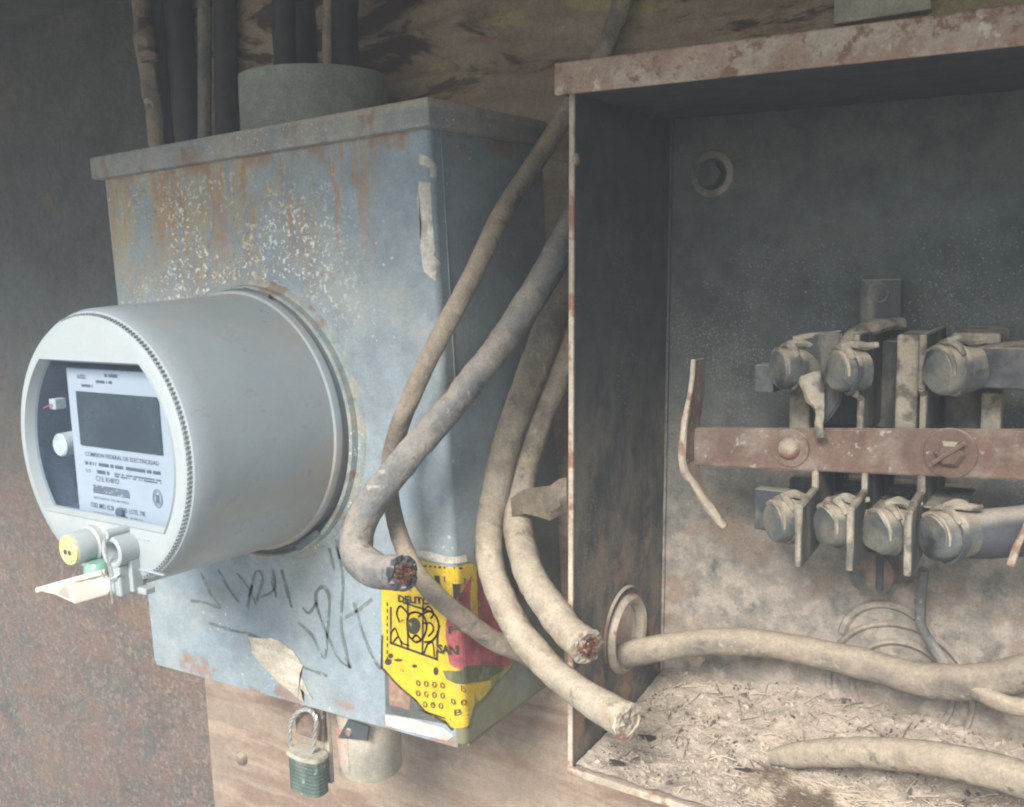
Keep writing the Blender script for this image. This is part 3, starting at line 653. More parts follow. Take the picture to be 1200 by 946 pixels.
for k, a in enumerate([(335, 332, .54, .0085, 'black cable going into the wide pipe, left one of its group'),
          (358, 352, .572, .009, 'black cable in the wide pipe, half hidden between its two neighbours'),
          (388, 386, .535, .0035, 'thin brownish cable in the wide pipe, with the pale stub end'),
          (405, 403, .56, .010, 'thick black cable at the right in the wide pipe')]): vcable(*a[:5], z0=ZC+.10, kk=k, m=m_cable if k == 2 else m_cable_black)
for k, a in enumerate([(188, 185, .60, .0085, 'dark cable against the wall, second from the left behind the meter box', m_cable_black),
          (214, 205, .603, .012, 'thick black cable against the wall, third from the left', m_cable_black),
          (232, 240, .598, .006, 'slim dark cable slanting behind the meter box, right of the thick one', m_cable_dark),
          (256, 262, .603, .010, 'black cable nearest the pipe behind the meter box', m_cable_black)]): vcable(*a[:5], m=a[5], z0=ZC-.02, kk=k+9)
ct = thing('cable', 'brown peeling cable, leftmost of those rising behind the meter box', 'cable', B(182, 165, .585), 0, gA)
bm = NBM(); tube(bm, [B(186, 240, .585), B(184, 160, .585), B(176, 100, .583), B(168, 40, .583), B(166, -40, .583)], [.0075, .0075, .008, .008, .0075], 14, 10, .2, seed=3); build('insulation', bm, m_cable, ct, smooth=True)
bm = NBM(); tube(bm, [B(176, 72, .578), B(172, 50, .577), B(169, 20, .577)], [.0068, .0085, .005], 10, 5, .3, seed=6); build('peeling_sleeve', bm, m_board, ct, smooth=True)

# ------------------------------------------------------------------ open enclosure
XR, YF, ZT, ZB = -.2706, .478, .0935, -.310
RT = .0251; zc = (ZT+ZB)/2
Rr = Matrix.Rotation(RT, 4, 'Y'); RB = Vector((XR, D, ZC+zc)) + Rr @ Vector((0, 0, ZB-zc))
en = thing('enclosure', 'open rusty steel enclosure with terminal block and hood at the right', 'electrical box', RB, RT)
EL = Matrix.Translation(RB) @ Rr; ELi = EL.inverted()
H = ZT-ZB; XW = .44
def E(x, y, z): return EL @ Vector((x, y-D, z))
SN2 = Rr @ Vector((1, 0, 0))
def local_of(p): return ELi @ p
def epx_side(px, py): return BP(px, py, E(.0015, D, .1), SN2)
hc = local_of(epx_side(733, 742))
hr = .0205
# left panel with a real hole
bm = NBM()
R_ = [(YF-D, 0), (-.0005, 0), (-.0005, H), (YF-D, H)]
def sl(P, x): vs = [bm.verts.new((x, a, b)) for a, b in P]; return vs, [bm.edges.new((vs[i], vs[(i+1) % len(vs)])) for i in range(len(vs))]
C_ = [(hc.y+hr*cos(2*pi*i/40), hc.z+hr*sin(2*pi*i/40)) for i in range(40)]
a1, b1 = sl(R_, 0); a2, b2 = sl(C_, 0); bmesh.ops.triangle_fill(bm, use_beauty=True, edges=b1+b2)
g = bmesh.ops.extrude_face_region(bm, geom=bm.faces[:]); bmesh.ops.translate(bm, vec=(.0018, 0, 0), verts=[v for v in g['geom'] if isinstance(v, bmesh.types.BMVert)])
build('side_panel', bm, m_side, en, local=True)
bm = NBM(); box(bm, -.0006, .0024, YF-D-.001, YF-D+.0006, 0, H, 0); build('panel_edge', bm, m_edge, en, local=True)
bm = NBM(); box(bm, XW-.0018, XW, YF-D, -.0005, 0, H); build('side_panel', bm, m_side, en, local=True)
bm = NBM(); box(bm, .002, XW-.002, -.0035, -.0008, .002, H-.0005); bp_ = build('back_panel', bm, m_encl, en, local=True)
bm = NBM(); box(bm, .002, XW-.002, YF-D+.0012, -.0036, 0, .0018); build('floor_pan', bm, m_encl, en, local=True)
bm = NBM(); box(bm, -.0006, XW, YF-D-.0022, YF-D+.001, -.0012, .0035, .0006); build('front_lip', bm, m_edge, en, local=True)
lp = local_of(B(649, 74, YF-.012)); lq = local_of(B(649, 112, YF-.012))
print('lip', lp, lq)
bm = NBM(); box(bm, lp.x, XW+.012, YF-D-.012, YF-D-.0095, lq.z, lp.z, .001); build('hood', bm, m_hood, en, local=True)
bm = NBM(); box(bm, lp.x+.0002, XW+.012, YF-D-.0095, -.001, lp.z-.003, lp.z-.0005, .0006); box(bm, .0005, XW-.002, YF-D-.0093, -.004, lq.z+.002, lq.z+.004, .0004); box(bm, lp.x+.0002, lp.x+.0025, YF-D-.0095, -.001, lq.z+.001, lp.z-.003, .0006)
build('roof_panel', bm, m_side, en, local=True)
# flange inside at the left-back corner
bm = NBM(); box(bm, .0018, .0034, -.006, -.0036, .004, H-.002, 0); build('corner_seam', bm, m_encl, en, local=True)
# rolled edge and loose disc round the hole
hw_ = EL @ Vector((0, hc.y, hc.z))
bm = NBM(); lathe(bm, hw_, SN2, [(hr+.0005, -.003), (hr-.001, .0005), (hr+.0005, .005), (hr+.0035, .006), (hr+.006, .004), (hr+.0065, .0015)], 48)
build('hole_rim', bm, m_edge, en, smooth=True)
bm = NBM(); lathe(bm, hw_+Vector((.0, -.003, .003)), SN2, [(hr+.0065, .0015), (hr+.0085, .0035), (hr+.010, .0015)], 48, 0.2, 3.6); build('rim_disc', bm, m_rustbar, en, smooth=True)
screw(en, epx_side(674, 187)-SN2*.001, SN2, .004, .003, m_edge)
PY = D-.0038
def bwp(px, py): return B(px, py, PY)
c = bwp(836, 205)
bm = NBM(); lathe(bm, c, (0, -1, 0), [(.0155, 0), (.0145, .003), (.011, .004), (.010, .0035)], 32); nw = build('washer', bm, m_lug, en, smooth=True)
bm = NBM(); lathe(bm, c, (0, -1, 0), [(.0085, .003), (.0085, .010), (0, .011)], 6); build('nut', bm, m_side, en)
screw(en, bwp(817, 770), (0, -1, 0), .0065, .005, m_edge, hexa=True)
# embossed knockout rings in the back panel
for (px, py, rr) in ((1052, 808, .043), (1056, 806, .030)):
    c = bwp(px, py); bm = NBM(); lathe(bm, c, (0, -1, 0), [(rr+.0022, -.0002), (rr+.0012, .0022), (rr, .0026), (rr-.0014, .0018), (rr-.0022, -.0002)], 64); build('knockout_ring', bm, m_encl, en, smooth=True)
c = bwp(1040, 758); bm = NBM(); lathe(bm, c, (0, -1, 0), [(.031, -.0002), (.030, .0025), (.027, .003), (.025, .0002)], 48, pi*.05, pi*.95); build('knockout_ring', bm, m_encl, en, smooth=True)

# ------------------------------------------------------------------ terminal block
tb = thing('terminal_block', 'dusty terminal block with rusty crossbar inside the open enclosure', 'terminal block', B(1030, 660, .60))
# base: stepped back carrier
def pbox(bm, x0, y0, x1, y1, ya, yb, bev=.0008):   # rectangle seen at depth ya (front), going back to yb
    a, b = B(x0, y0, ya), B(x1, y1, ya); box(bm, min(a.x, b.x), max(a.x, b.x), ya, yb, min(a.z, b.z), max(a.z, b.z), bev)
PB = PY-.0002
for q in ((940, 398, 1092, 505, .578, PB), (1110, 400, 1165, 505, .575, PB), (925, 560, 1130, 612, .585, PB)):
    bm = NBM(); pbox(bm, *q); build('base', bm, m_bake, tb)
for q in ((925, 440, 948, 505, .57, PB), (1051, 392, 1074, 505, .545, .5778), (1116, 390, 1172, 407, .545, .60), (1150, 460, 1172, 508, .560, .574)):
    bm = NBM(); pbox(bm, *q, .0015); build('support_post', bm, m_bakepale, tb)
bm = NBM(); prism(bm, [B(x_, y_, .536) for x_, y_ in ((930, 396), (946, 392), (986, 389), (986, 470), (972, 492), (960, 500), (950, 476), (940, 452), (935, 430))], Vector((0, .012, 0)), .0012); build('tapered_plate', bm, m_bake, tb)
bm = NBM(); tube(bm, [B(930, 398, .535), B(950, 393, .537), B(985, 390, .541)], .0017, 8, 6, .3); build('dust_rim', bm, m_bakepale, tb, smooth=True)
bm = NBM(); pbox(bm, 1008, 328, 1055, 384, .590, .5935); tbb = build('mounting_tab', bm, m_bake, tb)
c = B(1031, 344, .5898); bm = NBM(); lathe(bm, c, (0, -1, 0), [(.0055, -.0001), (.0053, .0008), (.0042, .0004), (.0042, -.0001)], 24); build('hole_rim', bm, m_lug, tbb, smooth=True)
bm = NBM(); tube(bm, [B(1053, 379, .585), B(1035, 381, .572), B(1012, 388, .555), B(998, 396, .54), B(997, 410, .535)], [.006, .006, .007, .006, .004], 12, 6, .15, flat=.6); build('bracket', bm, m_bakepale, tb, smooth=True)
# barrier plates (constant x, stepped outline seen from the right)
def barrier(px, ptop, pstep, pbot, yfront, yrec, m, yb=.60, up_=True, name='barrier'):
    x = B(px, (ptop+pbot)/2, yfront if up_ else yrec).x; z = lambda py: B(px, py, yfront).z
    if up_: P = [(yfront, z(ptop)), (yfront, z(pstep)), (yrec, z(pstep+8)), (yrec, z(pbot)), (yb, z(pbot)), (yb, z(ptop))]
    else: P = [(yrec, z(ptop)), (yrec, z(pstep-8)), (yfront, z(pstep)), (yfront, z(pbot)), (yfront+.004, z(pbot)-.0008), (yb, z(pbot)+.008), (yb, z(ptop))]
    bm = NBM(); prism(bm, [Vector((x-.0017, y_, z_)) for y_, z_ in P], Vector((.0034, 0, 0)), .0005)
    o = build(name, bm, m, tb)
    e = NBM()
    seq = P[:4]
    for a, b in zip(seq, seq[1:]):
        tube(e, [Vector((x, a[0]-.0004, a[1])), Vector((x, b[0]-.0004, b[1]))], .0019, 8, 4, .25, seed=px)
    build('edge', e, m_bakepale, o, smooth=True)
    return o
barrier(1003, 392, 462, 510, .523, .535, m_bake)
barrier(1080, 392, 455, 512, .530, .537, m_bake, .592)
barrier(955, 548, 597, 666, .500, .531, m_bake, up_=False)
barrier(1013, 548, 599, 670, .500, .531, m_bake, up_=False)
barrier(1078, 552, 602, 676, .500, .531, m_bake, up_=False)
bm = NBM(); tube(bm, [B(948, 440, .53), B(956, 465, .527), B(961, 480, .525), B(961, 500, .522), B(962, 513, .521)], [.006, .0045, .0025, .0024, .0032], 10, 6, .4); build('mud_drip', bm, m_bakepale, tb, smooth=True)
# crossbar with bolts
YB = .528
bm = NBM(); a, b_ = B(812, 502, YB), B(812, 546, YB); c, d_ = B(1260, 504, YB), B(1260, 566, YB)
prism(bm, [a, c, d_, b_], Vector((0, .004, 0)), .0008); cb = build('crossbar', bm, m_rustbar, tb)
for (px, py, r_) in ((926, 525, .0062), (1114, 531, .0075)):
    c = B(px, py, YB); bm = NBM(); lathe(bm, c, (0, -1, 0), [(r_*1.75, 0), (r_*1.7, .0014), (r_*1.1, .0018), (0, .0018)], 32); w_ = build('washer', bm, m_rustbar, cb, smooth=True)
    bm = NBM()
    if px < 1000: lathe(bm, c, (0, -1, 0), [(r_, .0015), (r_*.98, .003), (r_*.75, .0055), (r_*.35, .0068), (0, .007)], 24)
    else:
        lathe(bm, c, (0, -1, 0), [(r_, .0015), (r_, .0035), (r_*.7, .006), (0, .0065)], 6); box(bm, -.0095, .0095, -.0012, .0012, -.0009, .0009, .0004, Matrix.Translation(c+Vector((0, -.0065, .001))) @ Matrix.Rotation(radians(-38), 4, 'Y'))
    build('bolt', bm, m_edge if px < 1000 else m_rustbar, cb, smooth=px < 1000)
# bent strap at the bar's left end
bm = NBM(); 
ST = [(812, 423, .530, .547), (808, 465, .522, .542), (803, 505, .517, .536), (800, 545, .515, .534), (815, 570, .516, .526), (832, 595, .519, .526), (848, 617, .522, .527)]
A_ = []
for px, py, y0, y1 in ST:
    f_ = B(px, py, y0); A_.append([bm.verts.new(f_+Vector((dx, dy, 0))) for dx, dy in ((-.001, 0), (.0014, 0), (.0014, y1-y0), (-.001, y1-y0))])
for p, q in zip(A_, A_[1:]):
    for i in range(4): j = (i+1) % 4; bm.faces.new((p[i], p[j], q[j], q[i]))
bm.faces.new(A_[0]); bm.faces.new(A_[-1][::-1])
build('bent_strap', bm, m_rustbar, tb)
bm = NBM(); tube(bm, [B(813, 422, .529), B(808, 465, .521), B(801, 507, .516), B(800, 545, .514), B(815, 571, .515), B(833, 597, .518), B(849, 617, .521)], [.0014, .0015, .0022, .0024, .0026, .0026, .0018], 8, 6, .3); build('strap_edge', bm, m_edge, tb, smooth=True)
# lugs: round ended stubs turned half sideways, each bound by a dusty band
def lug(px, py, r_, y, ln=.022, d=(.9, 1, 0), mm=m_lug):
    c = B(px, py, y); u, v, w = axes(d); bm = NBM()
    lathe(bm, c, w, [(0, .0004), (r_*.5, 0), (r_*.88, .0006), (r_, .003), (r_*1.02, ln*.5), (r_*.96, ln), (0, ln)], 28)
    for vv in bm.verts: vv.co += Vector([noise.noise(vv.co*110+Vector((k*5, px, 0))) for k in range(3)])*.0012
    o = build('lug', bm, mm, tb, smooth=True)
    e = NBM(); lathe(e, c, w, [(r_*.98, ln*.36), (r_*1.12, ln*.38), (r_*1.13, ln*.52), (r_*.98, ln*.54)], 28)
    for vv in e.verts: vv.co += Vector([noise.noise(vv.co*130+Vector((k*5, px, 0))) for k in range(3)])*.0014
    build('strap', e, m_bake, o, smooth=True)
    q = c+w*ln*.45
    e = NBM(); tube(e, [q+u*(r_*1.12*sin(t))*(1)+Vector((0, 0, r_*1.14*cos(t)))-w*.002 for t in (-.9, -.5, -.1, .3, .7, 1.1, 1.5, 1.9)] , [.0012, .0018, .0022, .0022, .0018, .0016, .0014, .0010], 8, 5, .5, seed=px)
    tube(e, [q+Vector((0, 0, r_*1.2))-w*.004, q+Vector((.003, 0, r_*1.32)), q+Vector((.009, .002, r_*1.22)), q+Vector((.015, .004, r_*1.28))], [.0016, .0024, .002, .0013], 8, 5, .5, seed=py)
    build('dusty_band', e, m_bakepale, o, smooth=True)
    e = NBM(); tube(e, [c+u*(r_*.99*sin(t))+Vector((0, 0, r_*.99*cos(t)))+w*.0016 for t in (-1.7, -1.3, -.9, -.5, -.1, .3, .7)], [.0005, .0009, .0010, .0012, .0012, .0012, .0009], 8, 4, .5, seed=py); build('dust_rim', e, m_bakepale, o, smooth=True)
    return o
lug(910, 433, .0112, .528); lug(978, 436, .0108, .512, .016); lug(1096, 435, .0122, .515, .022)
lug(904, 612, .0118, .520); lug(964, 617, .0118, .515); lug(1024, 624, .0120, .513); lug(1090, 630, .0124, .510, .024)
for q in ((884, 428, 906, 461, .535, .55), (884, 573, 920, 625, .545, .556)):
    bm = NBM(); pbox(bm, *q); build('contact_plate', bm, m_black2, tb)
for q in ((940, 594, 985, 599, .53, .58), (1000, 598, 1046, 603, .53, .58), (1080, 593, 1128, 599, .53, .58)):
    bm = NBM(); pbox(bm, *q); build('shelf', bm, m_bakepale, tb)
bm = NBM(); lathe(bm, B(1020, 672, .585), (0, -1, 0), [(.014, -.02), (.0135, 0), (.006, .002), (0, .002)], 24); build('mounting_stud', bm, m_side, tb, smooth=True)
# cables plugged in at the right
gB = 'cables at the terminal block'
bm = NBM(); pbox(bm, 1124, 408, 1290, 462, .527, .546, .003)
for v in bm.verts: v.co += Vector([noise.noise(v.co*90+Vector((k*5, 0, 0))) for k in range(3)])*.0012
build('connector_bar', bm, m_black2, tb, smooth=True)
bm = NBM(); tube(bm, [B(1122, 410, .534), B(1140, 406, .531), B(1165, 408, .531), B(1200, 404, .533), B(1290, 398, .535)], [.0018, .0030, .0022, .0020, .0020], 10, 6, .5); build('dust_rim', bm, m_bakepale, tb, smooth=True)
bm = NBM(); tube(bm, [B(1120, 628, .53), B(1150, 626, .53), B(1200, 622, .534), B(1290, 615, .54)], [.0115, .0125, .0130, .0130], 20, 6, .03)
tag(build('cable', bm, m_black2, smooth=True), 'thick dusty black cable plugged into the lower right lug', 'cable')
bm = NBM(); tube(bm, [B(1184, 663, .50), B(1192, 640, .502), B(1206, 612, .506), B(1225, 580, .51)], .0018, 8, 6, .1)
tag(build('wire', bm, m_edge, smooth=True), 'short pale wire end pointing down at the right edge of the enclosure', 'wire')
bm = NBM(); tube(bm, [B(1032, 640, .56), B(1031, 665, .565), B(1031, 690, .57)], .0022, 8, 5, .1)
tag(build('wire', bm, m_black2, smooth=True), 'short black wire hanging under the third lower lug', 'wire')
bm = NBM(); tube(bm, [B(1082, 668, .585), B(1079, 700, .59), B(1079, 730, .592), B(1090, 752, .595), B(1108, 780, .59), B(1122, 800, .585)], .0032, 10, 8, .1)
tag(build('wire', bm, m_cable_dark, smooth=True), 'thin dark wire dropping from the terminal block to the dirt', 'wire')

# ------------------------------------------------------------------ the cut cables between the boxes
def cut_cable(pts, rs, label, m, end, seed=0, copper=True, k=12, flat=1):
    P = curve_px(pts); root = thing('cable', label, 'cable', P[-1], 0, 'cut service cables between the two boxes')
    bm = NBM(); tube(bm, P, rs, 22, k+4, .09, seed=seed, caps=True)
    build('insulation', bm, m, root, smooth=True)
    d = (P[-1]-P[-2]).normalized(); u, v, w = axes(d); r_ = rs[-1] if hasattr(rs, '__len__') else rs
    bm = NBM()
    lathe(bm, P[-1]-w*.001, w, [(r_*1.02, 0), (r_*1.04, .0012), (r_*.8, .0018), (r_*.72, .0010), (r_*.4, .0014), (0, .0008)], 24)
    for vv in bm.verts: vv.co += Vector((noise.noise(vv.co*400), noise.noise(vv.co*400+Vector((9, 0, 0))), noise.noise(vv.co*400+Vector((0, 9, 0)))))*.0015
    build('cut_end', bm, end, root)
    if copper:
        bm = NBM(); n_ = 19
        for i in range(n_):
            rr = r_*.62*sqrt(i/n_); a = i*2.4; c = P[-1]+(u*cos(a)+v*sin(a))*rr; L_ = random.uniform(.0008, .0042)
            e = c+w*L_+Vector((random.uniform(-1, 1), random.uniform(-1, 1), random.uniform(-1, 1)))*.0006
            tube(bm, [c-w*.002, e], random.uniform(.0009, .0014), 6, 1, 0)
        build('copper_strands', bm, m_copper, root)
    return root
cut_cable([(735, -20, .600), (722, 25, .600), (700, 75, .598), (660, 140, .585), (618, 205, .555), (588, 252, .522), (545, 340, .475), (500, 425, .452), (468, 500, .448), (457, 545, .447), (459, 590, .446), (472, 640, .446), (495, 680, .446), (530, 715, .455), (575, 748, .482), (612, 765, .505), (640, 782, .53)],
    [.0066, .0066, .0066, .0068, .0066, .0065, .0062, .0060, .0058, .0056, .0055, .0058, .0060, .0062, .0064, .0066, .0066], 'thin long dusty cable running down from above the hood across the sticker', m_cable, m_cable, 1, False)
cut_cable([(720, 205, .585), (690, 235, .575), (664, 278, .558), (640, 322, .540), (600, 385, .510), (560, 438, .478), (520, 487, .452), (470, 545, .430), (434, 592, .420), (419, 625, .416), (420, 652, .411), (440, 668, .405), (472, 672, .398)],
    [.010, .010, .0100, .0098, .0092, .0088, .0086, .0088, .0094, .0098, .0102, .0103, .0100], 'thick grey cable ending beside the sticker with its cut copper core showing', m_cable_dark, m_black2, 2)
cut_cable([(700, 245, .590), (672, 310, .580), (655, 350, .572), (630, 420, .560), (604, 490, .545), (583, 560, .528), (573, 625, .512), (580, 680, .498), (605, 735, .484), (640, 778, .472), (680, 812, .463), (736, 846, .452)],
    [.0105, .0105, .0105, .0105, .0102, .0098, .0096, .0094, .0092, .0090, .0092, .0105], 'dusty cable with the lowest pale cut end hanging over the enclosure lip', m_cable_pale, m_edge, 3, False)
cut_cable([(700, 330, .592), (672, 390, .585), (658, 425, .578), (635, 482, .565), (616, 540, .550), (607, 590, .535), (610, 635, .512), (622, 675, .488), (645, 712, .470), (668, 742, .460), (688, 758, .452)],
    [.0102, .0102, .0102, .0102, .0104, .0102, .0100, .0098, .0096, .0096, .0102], 'dusty cable with a pinkish copper end just above the lowest cut cable', m_cable_pale, m_cable_pale, 4)
# torn strip stuck to a cable
bm = NBM()
G = [[(598, 588, .516), (604, 578, .515), (609, 600, .516)], ]
top = [(598, 585, .517), (612, 575, .512), (628, 572, .512), (645, 570, .514), (655, 562, .518), (664, 560, .52)]
bot = [(600, 606, .515), (614, 602, .511), (628, 606, .511), (645, 611, .513), (656, 604, .516), (664, 602, .518)]
gr = []
for t, b in zip(top, bot):
    row = []
    for k in range(5):
        s_ = k/4; p = B(t[0]+(b[0]-t[0])*s_, t[1]+(b[1]-t[1])*s_+random.uniform(-1.5, 1.5), t[2]+(b[2]-t[2])*s_+.004*sin(s_*3+t[0]*.1)); row.append(bm.verts.new(p))
    gr.append(row)
for a, b in zip(gr, gr[1:]):
    for k in range(4): bm.faces.new((a[k], a[k+1], b[k+1], b[k]))
bmesh.ops.solidify(bm, geom=bm.faces[:], thickness=.0008)
tag(build('torn_strip', bm, m_cable_pale, smooth=True), 'torn dusty strip stuck across a cable beside the enclosure edge', 'strip')

# ------------------------------------------------------------------ cables and dirt in the enclosure
def plain(pts, rs, label, m, seed=0, name='cable', group=None, k=12):
    bm = NBM(); tube(bm, curve_px(pts), rs, 18, k, .08, seed=seed); return tag(build(name, bm, m, smooth=True), label, 'cable', group)
gC = 'cables lying in the enclosure'
hp = EL @ Vector((-.012, hc.y-.004, hc.z-.013))
bm = NBM(); P = [hp+Vector((-.03, .01, .004)), hp, B(712, 776, .548), B(735, 768, .548), B(770, 760, .555), (B(830, 752, .568)), B(890, 754, .578), B(960, 766, .585), B(1020, 780, .585), B(1075, 795, .58), B(1120, 800, .575), B(1160, 797, .572), B(1200, 788, .57), B(1280, 765, .57)]
tube(bm, P, [.008, .008, .0085, .0088, .0088, .0088, .009, .0092, .0095, .0100, .0105, .0102, .010, .010], 18, 10, .08, seed=8)
tag(build('cable', bm, m_cable, smooth=True), 'long dusty cable running through the hole and along the enclosure back', 'cable', gC)
plain([(1128, 800, .572), (1150, 812, .565), (1175, 824, .56), (1200, 829, .558), (1260, 830, .55)], [.004, .005, .0052, .0052, .0052], 'slim pale cable end under the long cable at the right', m_cable_pale, 4, group=gC)

def dirt_h(x, y):   # local enclosure coordinates, y measured from the wall (negative)
    t = 1+(y/.137)                       # 0 front .. 1 back
    h = .004+.020*max(0, t)**1.6*(.6+.6*min(1, x/.10))
    h += .004*noise.noise(Vector((x*22, y*22, 0)))+.0016*noise.noise(Vector((x*90, y*90, 3)))+.0008*noise.noise(Vector((x*300, y*300, 3)))
    return max(.0022, h)
bm = NBM(); nx, ny = 200, 90; rows_ = []
for j in range(ny+1):
    y_ = (YF-D+.002)+(-.0038-(YF-D+.002))*j/ny
    rows_.append([bm.verts.new((.003+(XW-.008)*(i/nx), y_, dirt_h(.003+(XW-.008)*(i/nx), y_))) for i in range(nx+1)])
for j in range(ny):
    for i in range(nx): bm.faces.new((rows_[j][i], rows_[j][i+1], rows_[j+1][i+1], rows_[j+1][i]))
bmesh.ops.transform(bm, matrix=EL, verts=bm.verts)
o = build('dirt', bm, m_dirt, smooth=True, kind='stuff'); tag(o, 'pale dirt heaped on the floor of the open enclosure', 'dirt')
plain([(903, 888, .535), (925, 886, .535), (960, 883, .533), (1000, 882, .53), (1050, 884, .527), (1100, 890, .523), (1150, 900, .52), (1200, 914, .515), (1260, 935, .51)], [.0042, .0070, .0080, .0084, .0088, .0090, .0092, .0092, .0092], 'dusty cable half buried in the dirt on the enclosure floor', m_cable, 5, group=gC)
GV, GF = [], []; OC = ((1,0,0),(-1,0,0),(0,1,0),(0,-1,0),(0,0,1),(0,0,-1)); OF = ((0,2,4),(2,1,4),(1,3,4),(3,0,4),(2,0,5),(1,2,5),(3,1,5),(0,3,5))
for i in range(5200):
    x_ = random.uniform(.01, .24); y_ = random.uniform(YF-D+.004, -.006); s_ = random.choice((.0004, .0005, .0006, .0008, .0011, .0015)); z_ = dirt_h(x_, y_)
    if random.random() < .03: s_ = .0026
    M_ = Matrix.Translation((x_, y_, z_+s_*.3)) @ Matrix.Rotation(random.uniform(0, 6), 4, Vector((random.random(), random.random(), random.random())).normalized())
    M_ = EL @ M_ @ Matrix.Diagonal((s_, s_*random.uniform(.5, 1), s_*random.uniform(.4, .9), 1)); n0 = len(GV)
    GV += [M_ @ (Vector(q)*random.uniform(.75, 1.2)) for q in OC]; GF += [tuple(n0+i_ for i_ in f) for f in OF]
tm = bpy.data.meshes.new('t'); tm.from_pydata(GV, [], GF); bm = NBM(); bm.from_mesh(tm); bpy.data.meshes.remove(tm)
tag(build('grit', bm, m_grit, kind='stuff'), 'grit and crumbs scattered over the dirt in the enclosure', 'grit')
bm = NBM()
for i in range(700):
    if i < 470: x_ = random.uniform(.11, .24); y_ = random.uniform(YF-D+.004, -.085); L_ = random.uniform(.012, .045); a = random.gauss(-.25, .5)
    else: x_ = random.uniform(.015, .24); y_ = random.uniform(YF-D+.006, -.01); L_ = random.uniform(.004, .02); a = random.uniform(0, 6.3)
    P = []
    for k in range(3):
        xx, yy = x_+cos(a)*L_*(k/2-.5), y_+sin(a)*L_*(k/2-.5); yy = min(-.005, max(YF-D+.003, yy)); P.append(Vector((xx, yy, dirt_h(xx, yy)+.0008+random.uniform(0, .002))))
    tube(bm, P, random.uniform(.0002, .0005), 5, 3, 0)
bmesh.ops.transform(bm, matrix=EL, verts=bm.verts)
tag(build('straw', bm, m_twig, kind='stuff'), 'dry straw and twig bits strewn on the dirt', 'straw')

for k, (px, py, y_, w_) in enumerate(((757, 847, .53, .0045), (722, 897, .492, .0035), (873, 882, .52, .004))):
    c = B(px, py, y_); q = ELi @ c; q.z = dirt_h(q.x, q.y)+.0022; c = EL @ q
    bm = NBM(); P = [bm.verts.new(c+Vector((w_*1.6*cos(a)*(1+.3*sin(a*3+k)), w_*sin(a)*.7, .0012*sin(a*2+k)))) for a in [i*pi/4 for i in range(8)]]
    cc = bm.verts.new(c+Vector((0, 0, .0016)))
    for i in range(8): bm.faces.new((P[i], P[(i+1) % 8], cc))
    bmesh.ops.solidify(bm, geom=bm.faces[:], thickness=.0004)
    tag(build('dry_leaf', bm, m_leaf), ('dark curled leaf scrap on the dirt beside the lowest cut cable', 'tiny dark leaf scrap by the front left corner of the dirt', 'dark leaf scrap at the tip of the half buried cable')[k], 'leaf', 'leaf scraps on the dirt')

# ------------------------------------------------------------------ padlock and seal can under the meter box
pl = thing('padlock', 'small green laminated padlock hanging on twisted wire under the meter box', 'padlock', B(355, 940, .478))
bm = NBM(); a, b_ = B(336, 884, .474), B(374, 936, .474)
P = []
for i in range(16):
    t = 2*pi*i/16; sx = 1 if cos(t) > 0 else -1; sy = 1 if sin(t) > 0 else -1
    P.append(((a.x+b_.x)/2+(b_.x-a.x)/2*sx*abs(cos(t))**.55, .480+.0085*sy*abs(sin(t))**.6))
nl = 9
for k in range(nl):
    z0 = b_.z+(a.z-b_.z)*k/nl; z1 = b_.z+(a.z-b_.z)*(k+.86)/nl
    prism(bm, [Vector((x, y, z0)) for x, y in P], Vector((0, 0, z1-z0)))
build('lock_body', bm, m_lockgreen, pl)
bm = NBM(); cx_, cy_ = (a.x+b_.x)/2, .480
prism(bm, [Vector((cx_+(x-cx_)*1.1, cy_+(y-cy_)*1.1, a.z)) for x, y in P], Vector((0, 0, .0035)), .0008); build('lock_top', bm, m_lockpale, pl)
bm = NBM(); c = (a+b_)/2
path = [(343, 882), (339, 862), (341, 846), (350, 834), (362, 832), (370, 842), (369, 862), (366, 882)]
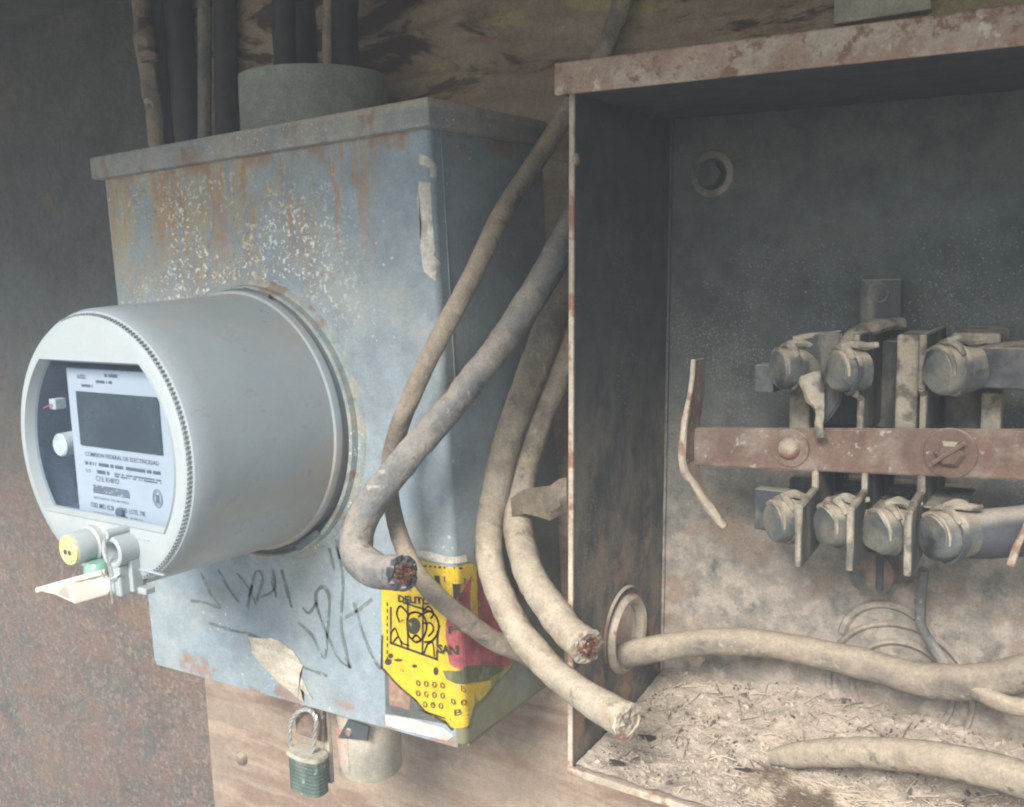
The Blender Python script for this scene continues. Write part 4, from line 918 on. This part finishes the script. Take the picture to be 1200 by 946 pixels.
Pp = [B(x, y, .480) for x, y in path]
Q = crom([list(p) for p in Pp], 9)
for ph in (0, 2.09, 4.19):
    pts = []
    for i, q in enumerate(Q):
        t = (Vector(Q[min(i+1, len(Q)-1)])-Vector(Q[max(i-1, 0)])).normalized(); u = Vector((0, 1, 0)); v = t.cross(u)
        pts.append(Vector(q)+(u*cos(i*.55+ph)+v*sin(i*.55+ph))*.0009)
    tube(bm, pts, .0009, 6, 2, 0)
build('shackle', bm, m_wire, pl, smooth=True)
sc_ = thing('seal_can', 'beige cylinder lock with worn pink label under the meter box', 'lock', B(415, 925, .51))
a, b_ = B(388, 925, .495), B(442, 905, .495); r_ = (b_.x-a.x)/2; cz0 = B(415, 922, .488).z
bm = NBM(); lathe(bm, ((a.x+b_.x)/2, .515, cz0), (0, 0, 1), [(0, 0), (r_*.93, 0), (r_, .002), (r_, .055), (0, .056)], 48); build('can_body', bm, m_seal, sc_, smooth=True)
bm = NBM(); lathe(bm, ((a.x+b_.x)/2, .515, cz0), (0, 0, 1), [(r_+.0004, .008), (r_+.0004, .041)], 24, pi*1.02, pi*1.5); build('label', bm, m_pinklbl, sc_, smooth=True)
bm = NBM(); prism(bm, [B(x, y, .4905) for x, y in ((396, 865), (408, 843), (432, 852), (430, 868))], Vector((0, .0015, 0))); build('slot', bm, m_lens_hole, sc_)  # dark prism stands for the shade in the can's triangular gap
screw(sc_, B(409, 858, .4905), (0, -1, 0), .0032, .002, m_rustbar)

# ------------------------------------------------------------------ haze volume added for the veil of lens glare
bm = NBM(); box(bm, -3.4, 3.4, -4.4, D+.6, -1.1, 2.3)
hm = bpy.data.materials.new('dusty_air'); hm.use_nodes = True; hn = hm.node_tree; hn.nodes.remove(hn.nodes['Principled BSDF'])
pv = hn.nodes.new('ShaderNodeVolumePrincipled'); pv.inputs['Density'].default_value = .12; pv.inputs['Color'].default_value = (.80, .91, 1, 1)
hn.links.new(pv.outputs[0], hn.nodes['Material Output'].inputs['Volume'])
build('haze', bm, hm, kind='stuff')
